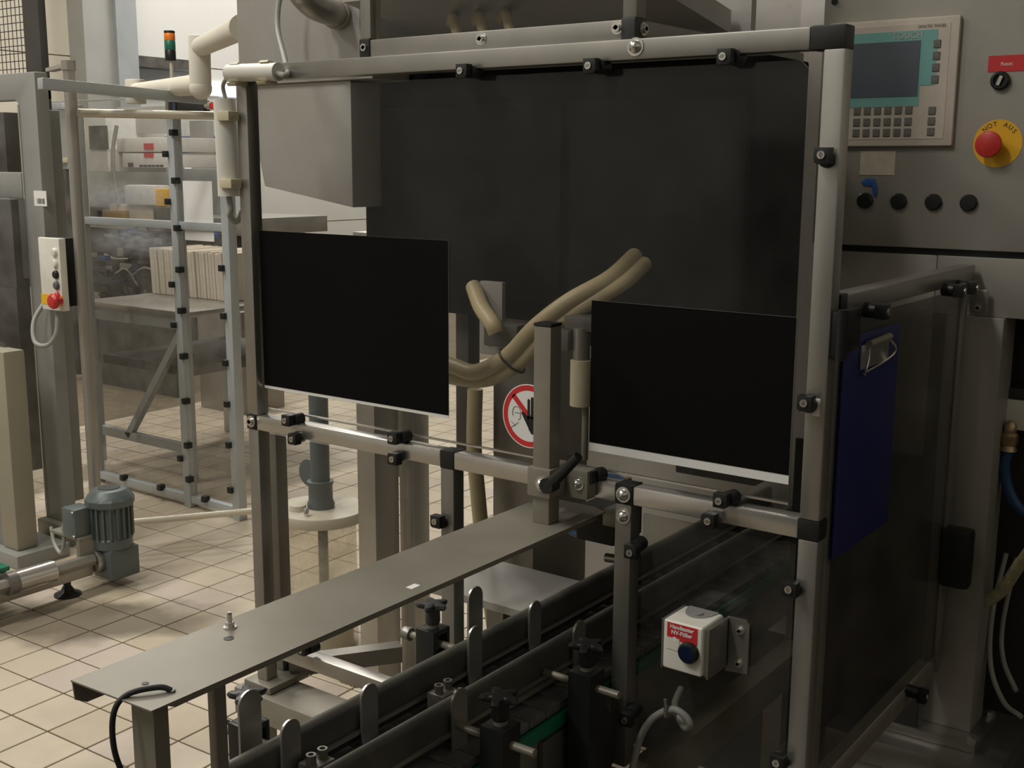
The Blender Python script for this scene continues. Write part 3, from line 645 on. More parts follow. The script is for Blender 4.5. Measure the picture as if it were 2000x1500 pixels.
tag(hosetube('control_cable', 'cable', None, [at(1330, 1345, 'Y', 1.60), at(1318, 1375, 'Y', 1.565), at(1325, 1400, 'Y', 1.552), at(1338, 1421, 'Y', 1.54), at(1348, 1415, 'Y', 1.53), at(1338, 1398, 'Y', 1.526), at(1318, 1386, 'Y', 1.524), at(1296, 1390, 'Y', 1.524), at(1272, 1406, 'Y', 1.524), at(1252, 1438, 'Y', 1.524), at(1241, 1475, 'Y', 1.522), at(1234, 1510, 'Y', 1.518), at(1234, 1545, 'Y', 1.512)], .0058, 10), 'grey cable looped over the hook below the push button box', 'cable')
hk = at(1303, 1398, 'Y', 1.524)
b = B(); b.tube(smoothpath([(hk.x, 1.5530, hk.z), (hk.x, 1.530, hk.z-.002), (hk.x, 1.518, hk.z+.002), at(1300, 1380, 'Y', 1.516), at(1299, 1366, 'Y', 1.516)]), .0028, 10); tag(b.done('cable_hook', 'steel', None), 'bent steel hook holding the grey cable on the pane', 'hook')

# ================================================================ clipboard
t = thing('clipboard', 'navy blue clipboard with metal clip hanging on the side pane', 'clipboard', (XR+.004, 1.70, .797))
box('board', 'blue', t, XR+.001, XR+.004, 1.583, 1.822, .798, 1.124, .001)
cb = box('clip_plate', 'steel_bright', t, XR+.004, XR+.009, 1.645, 1.76, 1.072, 1.108, .003)
B().cyl((XR+.012, 1.66, 1.108), (XR+.012, 1.748, 1.110), .006, 14).done('clip_spring', 'plate', cb)
b = B(); b.tube(smoothpath([(XR+.012, 1.66, 1.104), (XR+.018, 1.645, 1.09), (XR+.016, 1.638, 1.068), (XR+.008, 1.66, 1.066), (XR+.008, 1.745, 1.072), (XR+.018, 1.765, 1.088), (XR+.012, 1.75, 1.106)], 6), .0018, 8); b.done('clip_wire', 'steel_bright', cb)

# ================================================================ control cabinet
YC = 2.25
t = thing('control_cabinet', 'stainless control cabinet with touch panel and emergency stop', 'control cabinet', (-.6, 2.5, 0))
box('upper_body', 'cabinet', t, -.906, -.30, YC, YC+.35, 1.212, 2.1, .004)
box('shadow_gap', 'black', t, -.900, -.31, YC+.012, YC+.30, 1.200, 1.212)
box('lower_body', 'cabinet', t, -.90, -.66, YC+.01, YC+.35, .0, 1.200, .004)
box('lower_apron', 'cabinet', t, -.66, -.30, YC+.01, YC+.35, 1.09, 1.200, .003)
hm = thing('x', '', '', (0, 0, 0)); bpy.data.objects.remove(hm)
hx0, hx1, hz0, hz1 = -.890, -.643, 1.402, 1.634
hm = box('touch_panel', 'hmi', t, hx0, hx1, YC-.012, YC, hz0, hz1, .004)
box('panel_inset', 'hmi', hm, hx0+.015, hx1-.016, YC-.0128, YC-.012, hz0+.013, hz1-.012)
b = B(); b.box(-.870, -.708, YC-.0135, YC-.0128, 1.475, 1.611); b.box(-.708, -.681, YC-.0135, YC-.0128, 1.512, 1.611); b.done('teal_surround', 'teal', hm, smooth=False)
box('screen', 'screen', hm, -.853, -.711, YC-.0145, YC-.0135, 1.493, 1.593)
text('touch_text', 'TOUCH', 'hmi', hm, (-.736, YC-.0140, 1.6025), .016)
text('maker_text', 'SIMATIC PANEL', 'grime', hm, (-.692, YC-.0134, 1.617), .0075)
km = B().box(-.0068, .0068, YC-.0148, YC-.0128, -.0075, .0075).done('membrane_key', 'key', None, .001, 1)
def key(x, z):
    c = km.copy(); C.objects.link(c); c.location = (x, 0, z); c.parent = hm
for r_, z in enumerate((1.468, 1.447, 1.427)):
    for k in range(6): key(-.8235+k*.0197, z)
for k in range(4): key(-.681, 1.585-k*.021)
for k in range(3): key(-.682, 1.466-k*.019)
bpy.data.objects.remove(km)
b = B(); b.lathe([(.0425, 0), (.0425, -.0008)], (-.565, YC, 1.406), 40, 'Y'); es = b.done('emergency_plate', 'yellow', t)
B().lathe([(.016, 0), (.016, -.014), (.0215, -.020), (.0235, -.027), (.022, -.031), (.012, -.034), (.001, -.0345)], (-.574, YC, 1.404), 32, 'Y').done('emergency_mushroom', 'red', es)
def arc_text(body, a0, step):
    for i, ch in enumerate(body):
        a = R(a0-step*i); rr = .0345
        text('emergency_letter', ch, 'ink', es, (-.565+rr*math.cos(a), YC-.0009, 1.406+rr*math.sin(a)), .0115, (math.sin(a), 0, -math.cos(a)), (math.cos(a), 0, math.sin(a)))
arc_text('NOT', 133, 16); arc_text('AUS', 70, 16)
rl = box('red_label', 'redflat', t, -.592, -.530, YC-.0012, YC, 1.532, 1.560)
text('label_text', 'Reset', 'paper', rl, (-.560, YC-.0013, 1.545), .009)
b = B(); b.lathe([(.0165, 0), (.0165, -.008), (.0135, -.011), (.011, -.011), (.011, -.006)], (-.568, YC, 1.516), 28, 'Y'); ks = b.done('key_switch', 'black', t)
B().bar((-.571, YC-.009, 1.508), (-.565, YC-.009, 1.524), .006, .005, (0, 1, 0)).done('key_slot', 'steel_bright', ks)
for q in (1690, 1756, 1824, 1893):
    p = at(q, 393, 'Y', YC); B().lathe([(.0155, 0), (.0155, -.006), (.013, -.0085), (.002, -.009)], (p.x, YC, 1.299), 28, 'Y').done('black_button', 'black', t)
B().cyl((-.885, YC, 1.675), (-.885, YC-.003, 1.675), .006, 12).done('hole_plug', 'black', t)
nb = tag(box('note_card', 'paperold', None, -.816, -.748, YC-.0012, YC, 1.348, 1.393), 'grubby paper note card stuck below the touch panel', 'note')
bt = B(); bt.prism([(-.812, YC-.004, 1.334), (-.80, YC-.004, 1.342), (-.785, YC-.004, 1.341), (-.779, YC-.004, 1.325), (-.780, YC-.004, 1.308), (-.786, YC-.004, 1.308), (-.790, YC-.004, 1.328), (-.806, YC-.004, 1.328)], (0, .0035, 0))
tag(bt.done('blue_tag', 'bluetag', None, .0008), 'crumpled blue plastic tag stuck above the black buttons', 'tag')
# panel beside the cabinet seen over the beam
t = thing('side_cabinet', 'plain grey steel cabinet set back beside the control cabinet', 'cabinet', (-1.4, 2.7, 0))
box('cabinet_body', 'housing', t, -1.75, -.91, 2.56, 2.9, 0, 1.75, .004)
tag(box('cardboard_box', 'cardbrown', None, -1.42, -1.20, 2.58, 2.8, 1.75, 1.95, .003), 'brown cardboard box lying on the grey side cabinet', 'box')

# ================================================================ column at right
t = thing('steel_column', 'square stainless column with bolted foot under the control cabinet', 'column', (-.58, 2.3, 0))
box('column_shaft', 'cabinet', t, -.632, -.528, YC-.002, YC+.09, .27, 1.09, .003)
box('foot_flange', 'steel', t, -.70, -.505, 2.20, 2.36, .252, .27, .003)
box('base_step', 'steel', t, -.78, -.45, 2.14, 2.42, .20, .252, .003)
box('base_step', 'steel', t, -.86, -.42, 2.08, 2.46, .0, .20, .003)
for x, y in ((-.515, 2.21), (-.515, 2.35)): B().lathe([(.009, .27), (.009, .279), (.006, .281)], (x, y, 0), 6).done('foot_bolt', 'steel_bright', t)
box('bracket_lug', 'steel', t, -.590, -.558, YC-.010, YC-.002, 1.098, 1.142, .004)
hexbolt(t, (-.574, YC-.010, 1.108), .005)
t = thing('machine_drive_housing', 'dark machine drive housing to the right of the steel column', 'machine housing', (-.35, 2.5, 0))
box('housing_body', 'anthracite2', t, -.60, -.05, 2.42, 2.7, 0, 1.09, .004)
v = thing('pneumatic_valve', 'white valve block with brass fitting right of the steel column', 'valve', (-.47, 2.33, .9))
vb = at(1968, 805, 'Y', 2.34)
box('valve_body', 'white', v, vb.x-.016, vb.x+.05, 2.325, 2.42, vb.z-.03, vb.z+.028, .003)
box('valve_coil', 'anthracite2', v, vb.x-.012, vb.x+.05, 2.33, 2.42, vb.z+.028, vb.z+.05, .003)
vf = at(1972, 850, 'Y', 2.31)
B().lathe([(.016, -.03), (.013, -.02), (.016, -.015), (.016, .0), (.012, .005), (.012, .02), (.006, .028)], vf, 18).done('brass_fitting', 'copper', v)
hosetube('blue_air_hose', 'bluehose', v, [vf+Vector((0, 0, -.03)), vf+Vector((-.004, 0, -.06)), vf+Vector((.004, 0, -.10)), vf+Vector((.03, 0, -.14)), vf+Vector((.08, 0, -.16))], .010)
tag(hosetube('braided_hose', 'hoseclear', None, [at(1920, 1178, 'Y', 2.30), at(1955, 1155, 'Y', 2.28), at(1990, 1105, 'Y', 2.25), at(2040, 1040, 'Y', 2.2)], .0115, 14), 'yellowish braided hose bending out from behind the column', 'hose')
tag(hosetube('loose_cable', 'cable', None, [at(1965, 1080, 'Y', 2.36), at(1938, 1200, 'Y', 2.33), at(1935, 1300, 'Y', 2.31), at(1960, 1370, 'Y', 2.28), at(1995, 1400, 'Y', 2.25)], .005), 'grey cable hanging right of the column, left one of two', 'cable')
tag(hosetube('loose_cable', 'cable', None, [at(1985, 1090, 'Y', 2.38), at(1958, 1220, 'Y', 2.36), at(1960, 1290, 'Y', 2.34), at(1985, 1350, 'Y', 2.3)], .005), 'grey cable hanging right of the column, right one of two', 'cable')

# ================================================================ tank behind the guard
TKX, TKY = -2.30, 2.23
t = thing('round_tank', 'round ivory tank with thick lid standing on the tiles', 'tank', (TKX, TKY, 0))
B().lathe([(.095, .0), (.098, .01), (.098, .385), (.092, .385)], (TKX, TKY, 0), 40).done('tank_wall', 'tankwall', t)
B().lathe([(.128, .385), (.130, .388), (.130, .412), (.128, .415)], (TKX, TKY, 0), 48).done('lid', 'tank', t)
B().lathe([(.085, .012), (.085, .16)], (TKX, TKY, 0), 32).done('tank_filling', 'tank', t)
B().lathe([(.026, .415), (.022, .43)], (TKX-.03, TKY-.06, 0), 20).done('fill_plug', 'tank', t)
B().lathe([(.007, .415), (.008, .43), (.004, .437)], (TKX+.03, TKY-.085, 0), 12).done('lid_bolt', 'steel_bright', t)
pg = B(); pg.lathe([(.037, .415), (.039, .425), (.034, .437), (.034, .48), (.037, .485), (.037, .492), (.027, .494), (.027, .95)], (TKX+.0, TKY+.0, 0), 28); pg.done('riser_pipe', 'pvcgrey', t)
B().lathe([(.014, .03), (.014, .385)], (TKX+.005, TKY, 0), 16).done('dip_tube', 'pvcgrey', t)
vb = B(); vb.lathe([(.01, -.02), (.04, -.018), (.045, 0), (.04, .018), (.01, .02)], (TKX-.09, TKY+.06, .49), 24, 'Y'); tag(vb.done('valve_wheel', 'pvcgrey', None), 'dark grey valve wheel behind the tank pipe', 'valve')

# ================================================================ left machine
t = thing('machine_gantry', 'grey painted machine gantry with rounded opening', 'machine frame', (-3.7, 2.35, 0))
X0, X1, YG = -3.79, -3.685, 2.30
b = B()
out = [(X1, YG, .09), (X1, YG, 1.665), (-4.5, YG, 1.665), (-4.5, YG, 1.575)]
cx, cz, rr = X0-.03, 1.575-.03, .03
inn = [(cx, YG, 1.575)] + [(cx+rr*math.sin(R(a)), YG, cz+rr*math.cos(R(a))) for a in range(15, 91, 15)] + [(X0, YG, .09)]
b.prism(out+inn, (0, .05, 0)); b.done('gantry_frame', 'machgrey', t, .004)
box('front_edge_strip', 'steel_bright', t, X0-.004, X0+.002, YG-.004, YG, .09, 1.56)
box('gantry_foot', 'plate', t, X0-.02, X1+.02, YG-.03, YG+.1, 0, .09, .004)
box('inner_cylinder_plate', 'machgrey', t, -4.0, -3.86, YG+.15, YG+.2, .1, 1.55, .004)
B().cyl((-3.84, YG+.1, .15), (-3.84, YG+.1, 1.5), .03, 20).done('guide_cylinder', 'clutter', t)
B().cyl((-3.84, YG+.1, .75), (-3.84, YG+.1, .80), .04, 20).done('cylinder_collar', 'steel', t)
box('dotted_panel', 'clutter', t, -4.3, -3.80, YG-.05, YG-.02, .93, 1.24, .004)
box('carriage', 'machgrey', t, -4.35, -3.84, YG+.02, YG+.1, 1.24, 1.33, .004)
p = at(80, 390, 'Y', YG); lb = box('white_label', 'paper', t, p.x-.04, p.x+.035, YG-.001, YG, p.z-.022, p.z+.03)
for k in range(7): box('label_bar', 'ink', lb, p.x-.022+k*.007, p.x-.019+k*.007+(k % 3)*.001, YG-.0014, YG-.001, p.z-.014, p.z+.004)
gx = at(34, 600, 'Y', YG+.3).x
for k, (x0, x1, z0, z1, m) in enumerate(((-4.9, -3.86, 1.30, 1.56, 'clutter'), (-4.9, -3.86, .1, .9, 'clutter'), (-4.9, -4.0, .9, 1.3, 'machgrey'))):
    box('inner_block', m, t, x0, min(x1, gx), YG+.3, YG+.4, z0, z1, .004)
for k in range(6): B().cyl((-4.7, YG+.22, .2+k*.11), (gx, YG+.22, .2+k*.11), .016, 12).done('inner_bar', ('steel', 'machgrey')[k % 2], t)
t = thing('button_station', 'upright ivory button station with red emergency stop on the gantry', 'control box', (-3.66, 2.28, .9))
p0 = at(64, 463, 'Y', 2.22); p1 = at(90, 604, 'Y', 2.22)
bx0, bx1, bz0, bz1 = p0.x, p0.x+.105, p1.z, p0.z
bx1 = at(119, 540, 'Y', 2.22).x
B().prism([(bx0, 2.245, bz0), (bx0+.03, 2.22, bz0), (bx1, 2.22, bz0), (bx1, 2.245, bz0)], (0, 0, bz1-bz0)).done('station_case', 'white', t, .002)
box('station_back', 'black', t, bx0-.004, bx1-.035, 2.246, 2.299, bz0+.01, bz1-.002)
cxs = bx1-.024
for k, (m, z) in enumerate((('white', .045), ('white', .082), ('black', .119), ('pvcgrey', .155), ('red', .192))):
    B().lathe([(.014, 0), (.014, -.006), (.011, -.010), (.002, -.011)], (cxs, 2.22, bz1-z), 24, 'Y').done('station_button', m, t)
box('yellow_band', 'yellow', t, bx0+.028, bx1, 2.2185, 2.2195, bz0+.018, bz0+.052)
B().lathe([(.012, 0), (.012, -.016), (.024, -.022), (.026, -.032), (.02, -.040), (.002, -.042)], (bx1-.004, 2.2185, bz0+.036), 28, 'Y').done('emergency_mushroom', 'red', t)
tag(hosetube('station_cable', 'cable', None, [(bx0+.07, 2.25, bz0), (bx0+.07, 2.24, bz0-.08), (bx0+.03, 2.23, bz0-.125), (bx0-.03, 2.22, bz0-.12), (bx0-.06, 2.24, bz0-.05), (bx0-.055, 2.29, bz0+.02)], .008), 'grey cable looping below the ivory button station', 'cable')
t = thing('beige_pillar', 'beige painted pillar in front of the grey gantry', 'machine pillar', (-3.65, 2.1, 0))
box('pillar_body', 'beigepaint', t, -3.72, -3.625, 2.08, 2.16, .05, .745, .012)
box('pillar_side', 'machgrey', t, -3.90, -3.72, 2.09, 2.16, .05, .74, .004)
box('pillar_foot', 'machgrey', t, -3.80, -3.58, 2.05, 2.25, 0, .05, .006)
# mesh tower behind
t = thing('mesh_tower', 'black tower with wire mesh side behind the gantry', 'safety cage', (-5.2, 3.0, 0))
q0 = at(60, 0, 'Y', 3.2)
tx = at(47, 80, 'Y', 3.2).x; tx2 = at(78, 80, 'Y', 3.2).x
box('tower_post', 'anthracite2', t, tx, tx2, 3.2, 3.24, 0, 2.25, .004)
msh = B()
for k in range(14): msh.cyl((tx-.02-.035*k, 3.22, 1.7), (tx-.02-.035*k, 3.22, 2.25), .0022, 6)
for k in range(16): msh.cyl((tx-.5, 3.222, 1.7+.035*k), (tx, 3.222, 1.7+.035*k), .0022, 6)
msh.done('wire_mesh', 'anthracite2', t, kind='stuff')
box('mesh_sill', 'anthracite2', t, tx-.5, tx2, 3.2, 3.24, 1.66, 1.70)
# low transfer conveyor and gear motor
t = thing('transfer_shaft', 'low chrome roller shaft with green belt edge left of the motor', 'conveyor', (-3.22, 1.8, 0))
LX = -3.215
B().cyl((LX, 1.45, .105), (LX, 2.10, .105), .020, 6).done('shaft', 'tubesteel', t, .001)
B().cyl((LX, 1.83, .107), (LX, 1.955, .107), .034, 28).done('roller_sleeve', 'steel_bright', t)
B().cyl((LX, 1.80, .107), (LX, 1.828, .107), .036, 28).done('end_ring', 'steel_dark', t)
box('shaft_rail', 'tubesteel', t, LX-.03, LX-.005, 1.4, 2.10, .05, .084, .003)
box('belt_edge', 'green', t, LX-.30, LX-.06, 1.55, 1.85, .125, .140, .003)
box('belt_bed', 'motor', t, LX-.30, LX-.05, 1.50, 1.84, .06, .124, .004)
box('transfer_frame', 'plate', t, LX-.17, LX-.01, 2.06, 2.24, .172, .182, .002)
box('transfer_frame', 'plate', t, LX-.03, LX-.01, 2.06, 2.20, .06, .172, .002)
B().cyl((LX-.03, 2.02, .012), (LX-.03, 2.02, .075), .012, 14).done('foot_stem', 'black', t)
B().lathe([(.042, 0), (.042, .006), (.022, .016), (.014, .03)], (LX-.03, 2.02, 0), 28).done('foot_pad', 'black', t)
t = thing('gear_motor', 'blue grey upright gear motor with terminal box by the low shaft', 'motor', (-3.22, 2.18, .03))
MX, MY = -3.225, 2.18
box('gear_case', 'motor', t, MX-.045, MX+.06, MY-.05, MY+.06, .03, .13, .008)
B().lathe([(.066, .13), (.066, .16), (.062, .165), (.062, .27)], (MX, MY, 0), 32).done('motor_barrel', 'motor', t)
fn = B().box(-.003, .003, .058, .072, .165, .268).done('cooling_fin', 'motor', None)
for k in range(20):
    c = fn.copy(); C.objects.link(c); c.location = (MX, MY, 0); c.rotation_euler = (0, 0, k*2*math.pi/20); c.parent = t; c.matrix_parent_inverse = Matrix.Translation(t.location).inverted()
bpy.data.objects.remove(fn)
B().lathe([(.074, .268), (.078, .272), (.078, .292), (.070, .305), (.056, .322), (.045, .325)], (MX, MY, 0), 12).done('fan_cowl', 'motor', t, .003)
B().lathe([(.035, .325), (.035, .327)], (MX, MY, 0), 24).done('fan_grille', 'anthracite2', t)
box('terminal_box', 'motor', t, MX-.085, MX-.01, MY-.125, MY-.055, .175, .275, .010)
for z in (.185, .265): hexbolt(t, (MX-.02, MY-.125, z), .004)
B().cyl((MX-.01, MY-.05, .09), (MX-.01, MY-.075, .09), .042, 28).done('output_flange', 'steel', t, .003)
tag(hosetube('motor_cable', 'cable', None, [(MX-.085, MY-.1, .23), (MX-.10, MY-.11, .20), (MX-.10, MY-.11, .15), (MX-.14, MY-.10, .10), (MX-.19, MY-.09, .12), (MX-.22, MY-.08, .17)], .006), 'grey cable hanging in a bow from the motor terminal box', 'cable')

# ================================================================ pipe gate
gl, gr = at(190, 1026, 'Z', .12), at(494, 998, 'Z', .12)
dv = (gr-gl); dv.z = 0; dv.normalize()
t = thing('pipe_gate', 'painted round pipe gate between gantry and guard', 'gate', (gl.x, gl.y, 0))
B().cyl((gl.x, gl.y, 0), (gl.x, gl.y, 1.66), .02, 20).done('gate_post', 'tubesteel', t)
B().cyl((gl.x, gl.y, 1.66), (gl.x, gl.y, 1.69), .024, 20).done('post_cap', 'tubesteel', t)
B().cyl(gl, gr, .012, 16).done('lower_pipe', 'pipepaint', t)
g2 = gl + (gr-gl)*1.06
B().cyl((gl.x, gl.y, 1.525), (g2.x, g2.y, 1.525), .014, 16).done('upper_pipe', 'pipepaint', t)
B().bar((gl.x, gl.y, 1.675), (-3.70, 2.37, 1.675), .03, .012).done('post_tie', 'tubesteel', t)
B().cyl((g2.x, g2.y, 0), (g2.x, g2.y, 1.54), .014, 14).done('gate_stile', 'tubesteel', t)

# ================================================================ fence with clear sheets
t = thing('machine_fence', 'blue grey aluminium fence with clear sheets and black clips', 'fence', (-3.9, 2.9, 0))
FY = 2.9
PX = (-4.36, -3.735, -3.44)
for k, x in enumerate(PX):
    box('fence_post', 'bluegrey', t, x-.02, x+.02, FY-.02, FY+.02, 0, 1.60 if k < 2 else 1.45, .003)
box('bottom_rail', 'bluegrey', t, PX[0]+.02, PX[2]-.02, FY-.015, FY+.015, .02, .05, .002)
box('upper_rail', 'bluegrey', t, PX[0]+.02, PX[2]-.02, FY-.015, FY+.015, 1.115, 1.145, .002)
box('fence_pane', 'fencepane', t, PX[0]+.03, PX[1]-.03, FY-.003, FY+.001, .055, 1.66, smooth=False)
box('fence_pane', 'fencepane', t, PX[1]+.03, PX[2]-.03, FY-.003, FY+.001, .055, 1.62, smooth=False)
fc = B().box(-.012, .012, -.034, -.006, -.012, .012).done('fence_clip', 'black', None, .003)
fz = ((PX[1]+.022, (1.48, 1.30, 1.12, .96, .80, .62, .44, .26, .12)), (PX[1]-.024, (1.40, 1.22, .9, .74, .2)), (PX[2]-.02, (.98, .80, .62, .46, .30, .12)))
for x, zs in fz:
    for z in zs:
        c = fc.copy(); C.objects.link(c); c.location = (x, FY, z); c.parent = t; c.matrix_parent_inverse = Matrix.Translation(t.location).inverted()
for x in (-4.15, -3.9, -3.62):
    c = fc.copy(); C.objects.link(c); c.location = (x, FY, .055); c.parent = t; c.matrix_parent_inverse = Matrix.Translation(t.location).inverted()
bpy.data.objects.remove(fc)
b = B(); h0, h1 = at(78, 163, 'X', -3.40), at(400, 194, 'X', -3.40); b.bar(h0, h1, .03, .035)
tag(b.done('fence_header', 'bluegrey', None, .003), 'long aluminium header bar running back above the fence', 'header bar')
lk = thing('safety_switch', 'dark door safety switch with red tab under the header bar', 'switch', (-3.75, 3.3, 1.55))
p = at(328, 199, 'Y', 2.84); q = at(398, 217, 'Y', 2.84)
box('switch_body', 'knobgrey', lk, p.x, q.x, 2.84, 2.87, q.z, p.z, .003)
box('switch_stripe', 'bluedoor', lk, p.x+.03, p.x+.045, 2.837, 2.8395, q.z+.004, p.z-.004)
B().cyl((q.x, 2.855, (p.z+q.z)/2), (q.x+.03, 2.855, (p.z+q.z)/2), .014, 14).done('switch_key', 'steel_bright', lk)
box('red_tab', 'red', lk, q.x+.03, q.x+.055, 2.845, 2.868, q.z+.005, p.z-.008, .002)
tag(box('paper_notice', 'paper', None, -3.690, -3.520, FY-.006, FY-.004, 1.075, 1.30), 'blank white paper sheet taped on the fence pane', 'notice')

# ================================================================ table with carton blanks beyond the fence
t = thing('packing_table', 'grey packing table with angled braces beyond the fence', 'table', (-4.4, 3.4, 0))
box('table_top', 'steel', t, -4.72, -3.98, 3.10, 3.95, .725, .75, .003)
box('table_apron', 'bluegrey', t, -4.70, -4.0, 3.115, 3.145, .67, .724, .003)
for x in (-4.68, -4.02):
    for y in (3.13, 3.9): box('leg', 'bluegrey', t, x-.02, x+.02, y-.02, y+.02, 0, .725, .002)
B().bar((-4.04, 3.13, .66), (-4.45, 3.13, .15), .03, .03, (0, 1, 0)).done('brace', 'bluegrey', t)
box('stretcher', 'bluegrey', t, -4.66, -4.04, 3.115, 3.145, .13, .17, .002)
box('lower_shelf', 'clutter', t, -4.66, -4.05, 3.16, 3.9, .46, .50, .002)
cb = tag(B().box(-.0095, .0095, 0, .30, .0, .215).done('carton_blank', 'card', None, .002, 1), 'flat cardboard carton standing upright in the row on the packing table', 'carton', 'upright cartons on the packing table')
for k in range(27):
    c = cb if k == 0 else cb.copy()
    if k: C.objects.link(c)
    c.location = (-4.70+k*.0215, 3.48+random.uniform(-.006, .006), .7515); c.scale = (1, 1, 1+random.uniform(-.02, .02)); c.rotation_euler = (0, R(-2.5), 0)

# ================================================================ background machines
t = thing('carton_machine', 'large white carton machine with rounded hood far behind the fence', 'machine', (-6.2, 5.6, 0))
p = at(230, 300, 'Y', 5.2); sx_ = p.x
def bgbox(name, m, x0, y0, x1, y1, Y, dep, parent=t, bev=.006):
    a = at(x0, y0, 'Y', Y); c = at(x1, y1, 'Y', Y)
    z0, z1 = min(a.z, c.z), max(a.z, c.z)
    return box(name, m, parent, min(a.x, c.x), max(a.x, c.x), Y, Y+dep, z0, z1, bev)
bgbox('machine_base', 'clutter', 90, 600, 470, 440, 5.4, .6)
bgbox('machine_table', 'steel', 110, 440, 470, 428, 5.2, .8)
bgbox('machine_rear', 'bluegrey', 110, 440, 470, 330, 5.7, .1)
bgbox('top_guard', 'wallwhite', 130, 335, 205, 215, 5.1, .5)
bgbox('hopper_face', 'wallwhite', 205, 335, 232, 290, 5.12, .4)
bgbox('cable_chain', 'bone', 150, 420, 158, 240, 4.6, .03, bev=.003)
B().tube(smoothpath([at(228, 245, 'Y', 5.0), at(221, 290, 'Y', 4.98), at(222, 340, 'Y', 4.98), at(232, 400, 'Y', 5.0)]), .014, 10).done('feed_tube', 'cable', t)
bgbox('white_cover', 'wallwhite', 228, 297, 322, 268, 5.1, .5)
bgbox('white_cover', 'wallwhite', 240, 327, 322, 299, 5.1, .5)
bgbox('red_logo_patch', 'redflat', 281, 292, 298, 280, 5.09, .008, bev=0)
bgbox('red_logo_patch', 'redflat', 281, 307, 298, 299, 5.09, .008, bev=0)
bgbox('grey_frame', 'bluegrey', 60, 200, 330, 190, 4.9, .06)
bgbox('warm_panel', 'beamgrey', 230, 262, 330, 206, 5.35, .05)
bgbox('dark_window', 'clutter', 175, 292, 208, 245, 5.08, .01)
bgbox('carton_chute', 'card', 215, 432, 300, 402, 5.0, .15)
bgbox('carton_chute', 'cardbrown', 190, 430, 240, 412, 4.95, .1)
bgbox('drive_box', 'clutter', 165, 432, 200, 405, 4.95, .1)
bgbox('drive_box', 'clutter', 300, 432, 335, 405, 4.95, .1)
for k in range(5): bgbox('floor_leg', 'clutter', 110+k*85, 760, 122+k*85, 590, 5.3, .05)
rg = random.Random(3)
for k in range(46):
    x, y = rg.uniform(168, 325), rg.uniform(440, 585); w_, h_ = rg.uniform(6, 26), rg.uniform(4, 16)
    bgbox('machine_block', rg.choice(('clutter', 'clutter', 'anthracite2', 'steel', 'steel_dark', 'bluegrey')), x, y+h_, x+w_, y, 5.2+rg.uniform(-.05, .18), .06, bev=.003)
for k in range(8):
    x, y = rg.uniform(175, 300), rg.uniform(450, 570)
    B().tube(smoothpath([at(x, y, 'Y', 5.12), at(x+rg.uniform(10, 30), y+rg.uniform(-20, 30), 'Y', 5.10), at(x+rg.uniform(20, 60), y+rg.uniform(-10, 40), 'Y', 5.12)]), .008, 8).done('air_pipe', rg.choice(('steel_bright', 'cable', 'black', 'bluehose')), t)
for x, y, m in ((192, 500, 'bluetag'), (250, 447, 'bluedoor'), (235, 449, 'bluedoor'), (370, 456, 'bluetag'), (405, 456, 'bluetag')): bgbox('blue_valve', m, x, y+9, x+12, y, 5.0, .05, bev=.003)
bgbox('print_box', 'yellow', 299, 402, 316, 370, 4.98, .1, bev=.003)
bgbox('white_bag', 'wallwhite', 243, 400, 298, 362, 4.96, .15, bev=.02)
for k in range(6): bgbox('lettering_block', 'ink', 272+k*8, 326, 277+k*8, 322, 5.09, .008, bev=0)
bgbox('lettering_block', 'ink', 250, 326, 258, 318, 5.09, .008, bev=0)
t2 = thing('blue_cabinet', 'blue painted cabinet with bright panes in the far hall', 'cabinet', (-5.6, 6.4, 0))
bgbox('cabinet_case', 'bluedoor', 336, 600, 420, 265, 6.6, .4, t2)
qa, qb = at(336, 500, 'Y', 6.6), at(420, 500, 'Y', 6.6)
box('cabinet_plinth', 'clutter', t2, qa.x, qb.x, 6.62, 6.98, 0, at(380, 600, 'Y', 6.6).z+.02)
for y in (268, 300): bgbox('lit_pane', 'brightpane', 360, y+30, 378, y+4, 6.58, .015, t2, .003)
bgbox('grey_post', 'beamgrey', 381, 500, 402, 235, 6.4, .08, t2)
t3 = thing('press_frame', 'dark press frame behind the gantry with yellow board', 'machine', (-5.0, 4.6, 0))
bgbox('press_body', 'clutter', 60, 900, 128, 330, 4.4, .06, t3)
bgbox('press_top', 'bluegrey', 75, 330, 130, 205, 4.4, .06, t3)
bgbox('yellow_board', 'bone', 92, 318, 122, 308, 4.36, .04, t3)
bgbox('press_frame_bar', 'bluegrey', 78, 215, 120, 200, 4.3, .08, t3)
t4 = thing('bottle_cabinet', 'low grey cabinet standing behind the packing table', 'cabinet', (-4.6, 4.3, 0))
bgbox('cabinet_body', 'clutter', 170, 900, 340, 640, 4.3, .1, t4)
bgbox('cabinet_body', 'steel_dark', 395, 850, 470, 610, 4.2, .3, t4)

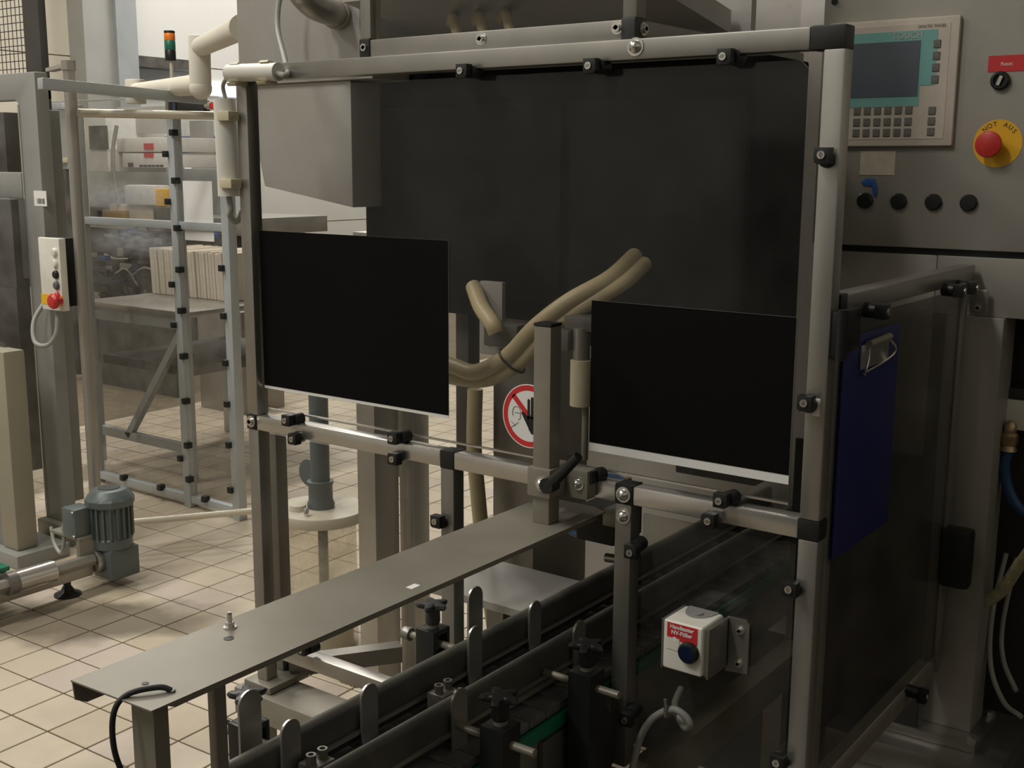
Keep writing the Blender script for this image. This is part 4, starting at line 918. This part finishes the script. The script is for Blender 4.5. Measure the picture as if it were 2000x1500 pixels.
# support arm (cream tubes), signal tower
t = thing('support_arm', 'cream jointed support arm carried by the steel housing', 'support arm', (-2.2, 2.4, 1.6))
YA = 2.5
a0, a1, a2 = at(265, 178, 'Y', YA+.5), at(392, 158, 'Y', YA+.1), at(470, 55, 'Y', YA-.25)
j0, j1 = at(389, 70, 'Y', YA), at(392, 172, 'Y', YA)
B().tube([j1+Vector((0, 0, -.015)), j1, j0], .034, 28).done('arm_joint', 'cream', t, .004)
B().tube([a0, j1+Vector((-.01, 0.005, .012))], .031, 24, .033).done('lower_arm', 'cream', t)
B().lathe([(.036*math.sin(R(k*15)), -.036*math.cos(R(k*15))) for k in range(13)], j1, 24).done('ball_joint', 'cream', t)
B().tube([a0+Vector((0, 0, -.05)), a0+Vector((0, 0, .045))], .04, 24).done('arm_joint', 'cream', t, .004)
B().tube([j0+Vector((0, 0, -.035)), a2], .030, 24, .033).done('upper_arm', 'cream', t)
dd = (a2-j0).normalized(); B().tube([a2-dd*.006, a2+dd*.02], .037, 24).done('arm_flange', 'cream', t)
t = thing('signal_tower', 'signal lamp tower with orange and green segments on a thin pole', 'signal lamp', (-4.6, 4.0, 1.5))
YS = 4.1
b0 = at(334, 150, 'Y', YS); c = at(332, 90, 'Y', YS)
r_ = .029
zt = [at(332, y, 'Y', YS).z for y in (60, 65, 79, 98, 119)]
for nm, m, k in (('tower_cap', 'black', 0), ('orange_lens', 'orange', 1), ('green_lens', 'lampgreen', 2), ('tower_base', 'black', 3)):
    B().lathe([(r_*.94, zt[k+1]), (r_, zt[k+1]+.003), (r_, zt[k]-.003), (r_*.94, zt[k])], (c.x, YS, 0), 24).done(nm, m, t)
B().cyl((c.x+.004, YS, .0), (c.x+.004, YS, zt[4]), .010, 12).done('tower_pole', 'pipepaint', t)

# steam
def steam(label, px, py, Y, rx, rz):
    p = at(px, py, 'Y', Y); m = bpy.data.materials.new('steam'); m.use_nodes = True; nt = m.node_tree; nt.nodes.clear()
    N = nt.nodes.new; o = N('ShaderNodeOutputMaterial'); v = N('ShaderNodeVolumePrincipled'); v.inputs['Color'].default_value = (.95, .95, 1, 1)
    tc = N('ShaderNodeTexCoord'); nz = N('ShaderNodeTexNoise'); nz.inputs['Scale'].default_value = 5; nz.inputs['Detail'].default_value = 4
    nt.links.new(tc.outputs['Object'], nz.inputs['Vector'])
    gr_ = N('ShaderNodeTexGradient'); gr_.gradient_type = 'SPHERICAL'; mp = N('ShaderNodeMapping'); mp.inputs['Scale'].default_value = (1, 1, 1)
    nt.links.new(tc.outputs['Object'], mp.inputs[0]); nt.links.new(mp.outputs[0], gr_.inputs[0])
    a = N('ShaderNodeMath'); a.operation = 'MULTIPLY'; s = N('ShaderNodeMath'); s.operation = 'SUBTRACT'; s.inputs[1].default_value = .38; s.use_clamp = True
    nt.links.new(nz.outputs[0], s.inputs[0]); nt.links.new(s.outputs[0], a.inputs[0]); nt.links.new(gr_.outputs[0], a.inputs[1])
    d = N('ShaderNodeMath'); d.operation = 'MULTIPLY'; d.inputs[1].default_value = 42; nt.links.new(a.outputs[0], d.inputs[0]); nt.links.new(d.outputs[0], v.inputs['Density'])
    nt.links.new(v.outputs[0], o.inputs['Volume'])
    b = B(); b.lathe([(math.sin(R(k*15)), -math.cos(R(k*15))) for k in range(13)], (0, 0, 0), 20)
    ob = b.done('steam_puff', m, None); ob.location = p; ob.scale = (rx, .12, rz); return tag(ob, label, 'steam')
steam('pale steam drifting above the fence middle rail', 240, 385, 3.9, .38, .10)
steam('pale steam puff over the upright cartons', 262, 470, 3.3, .34, .09)
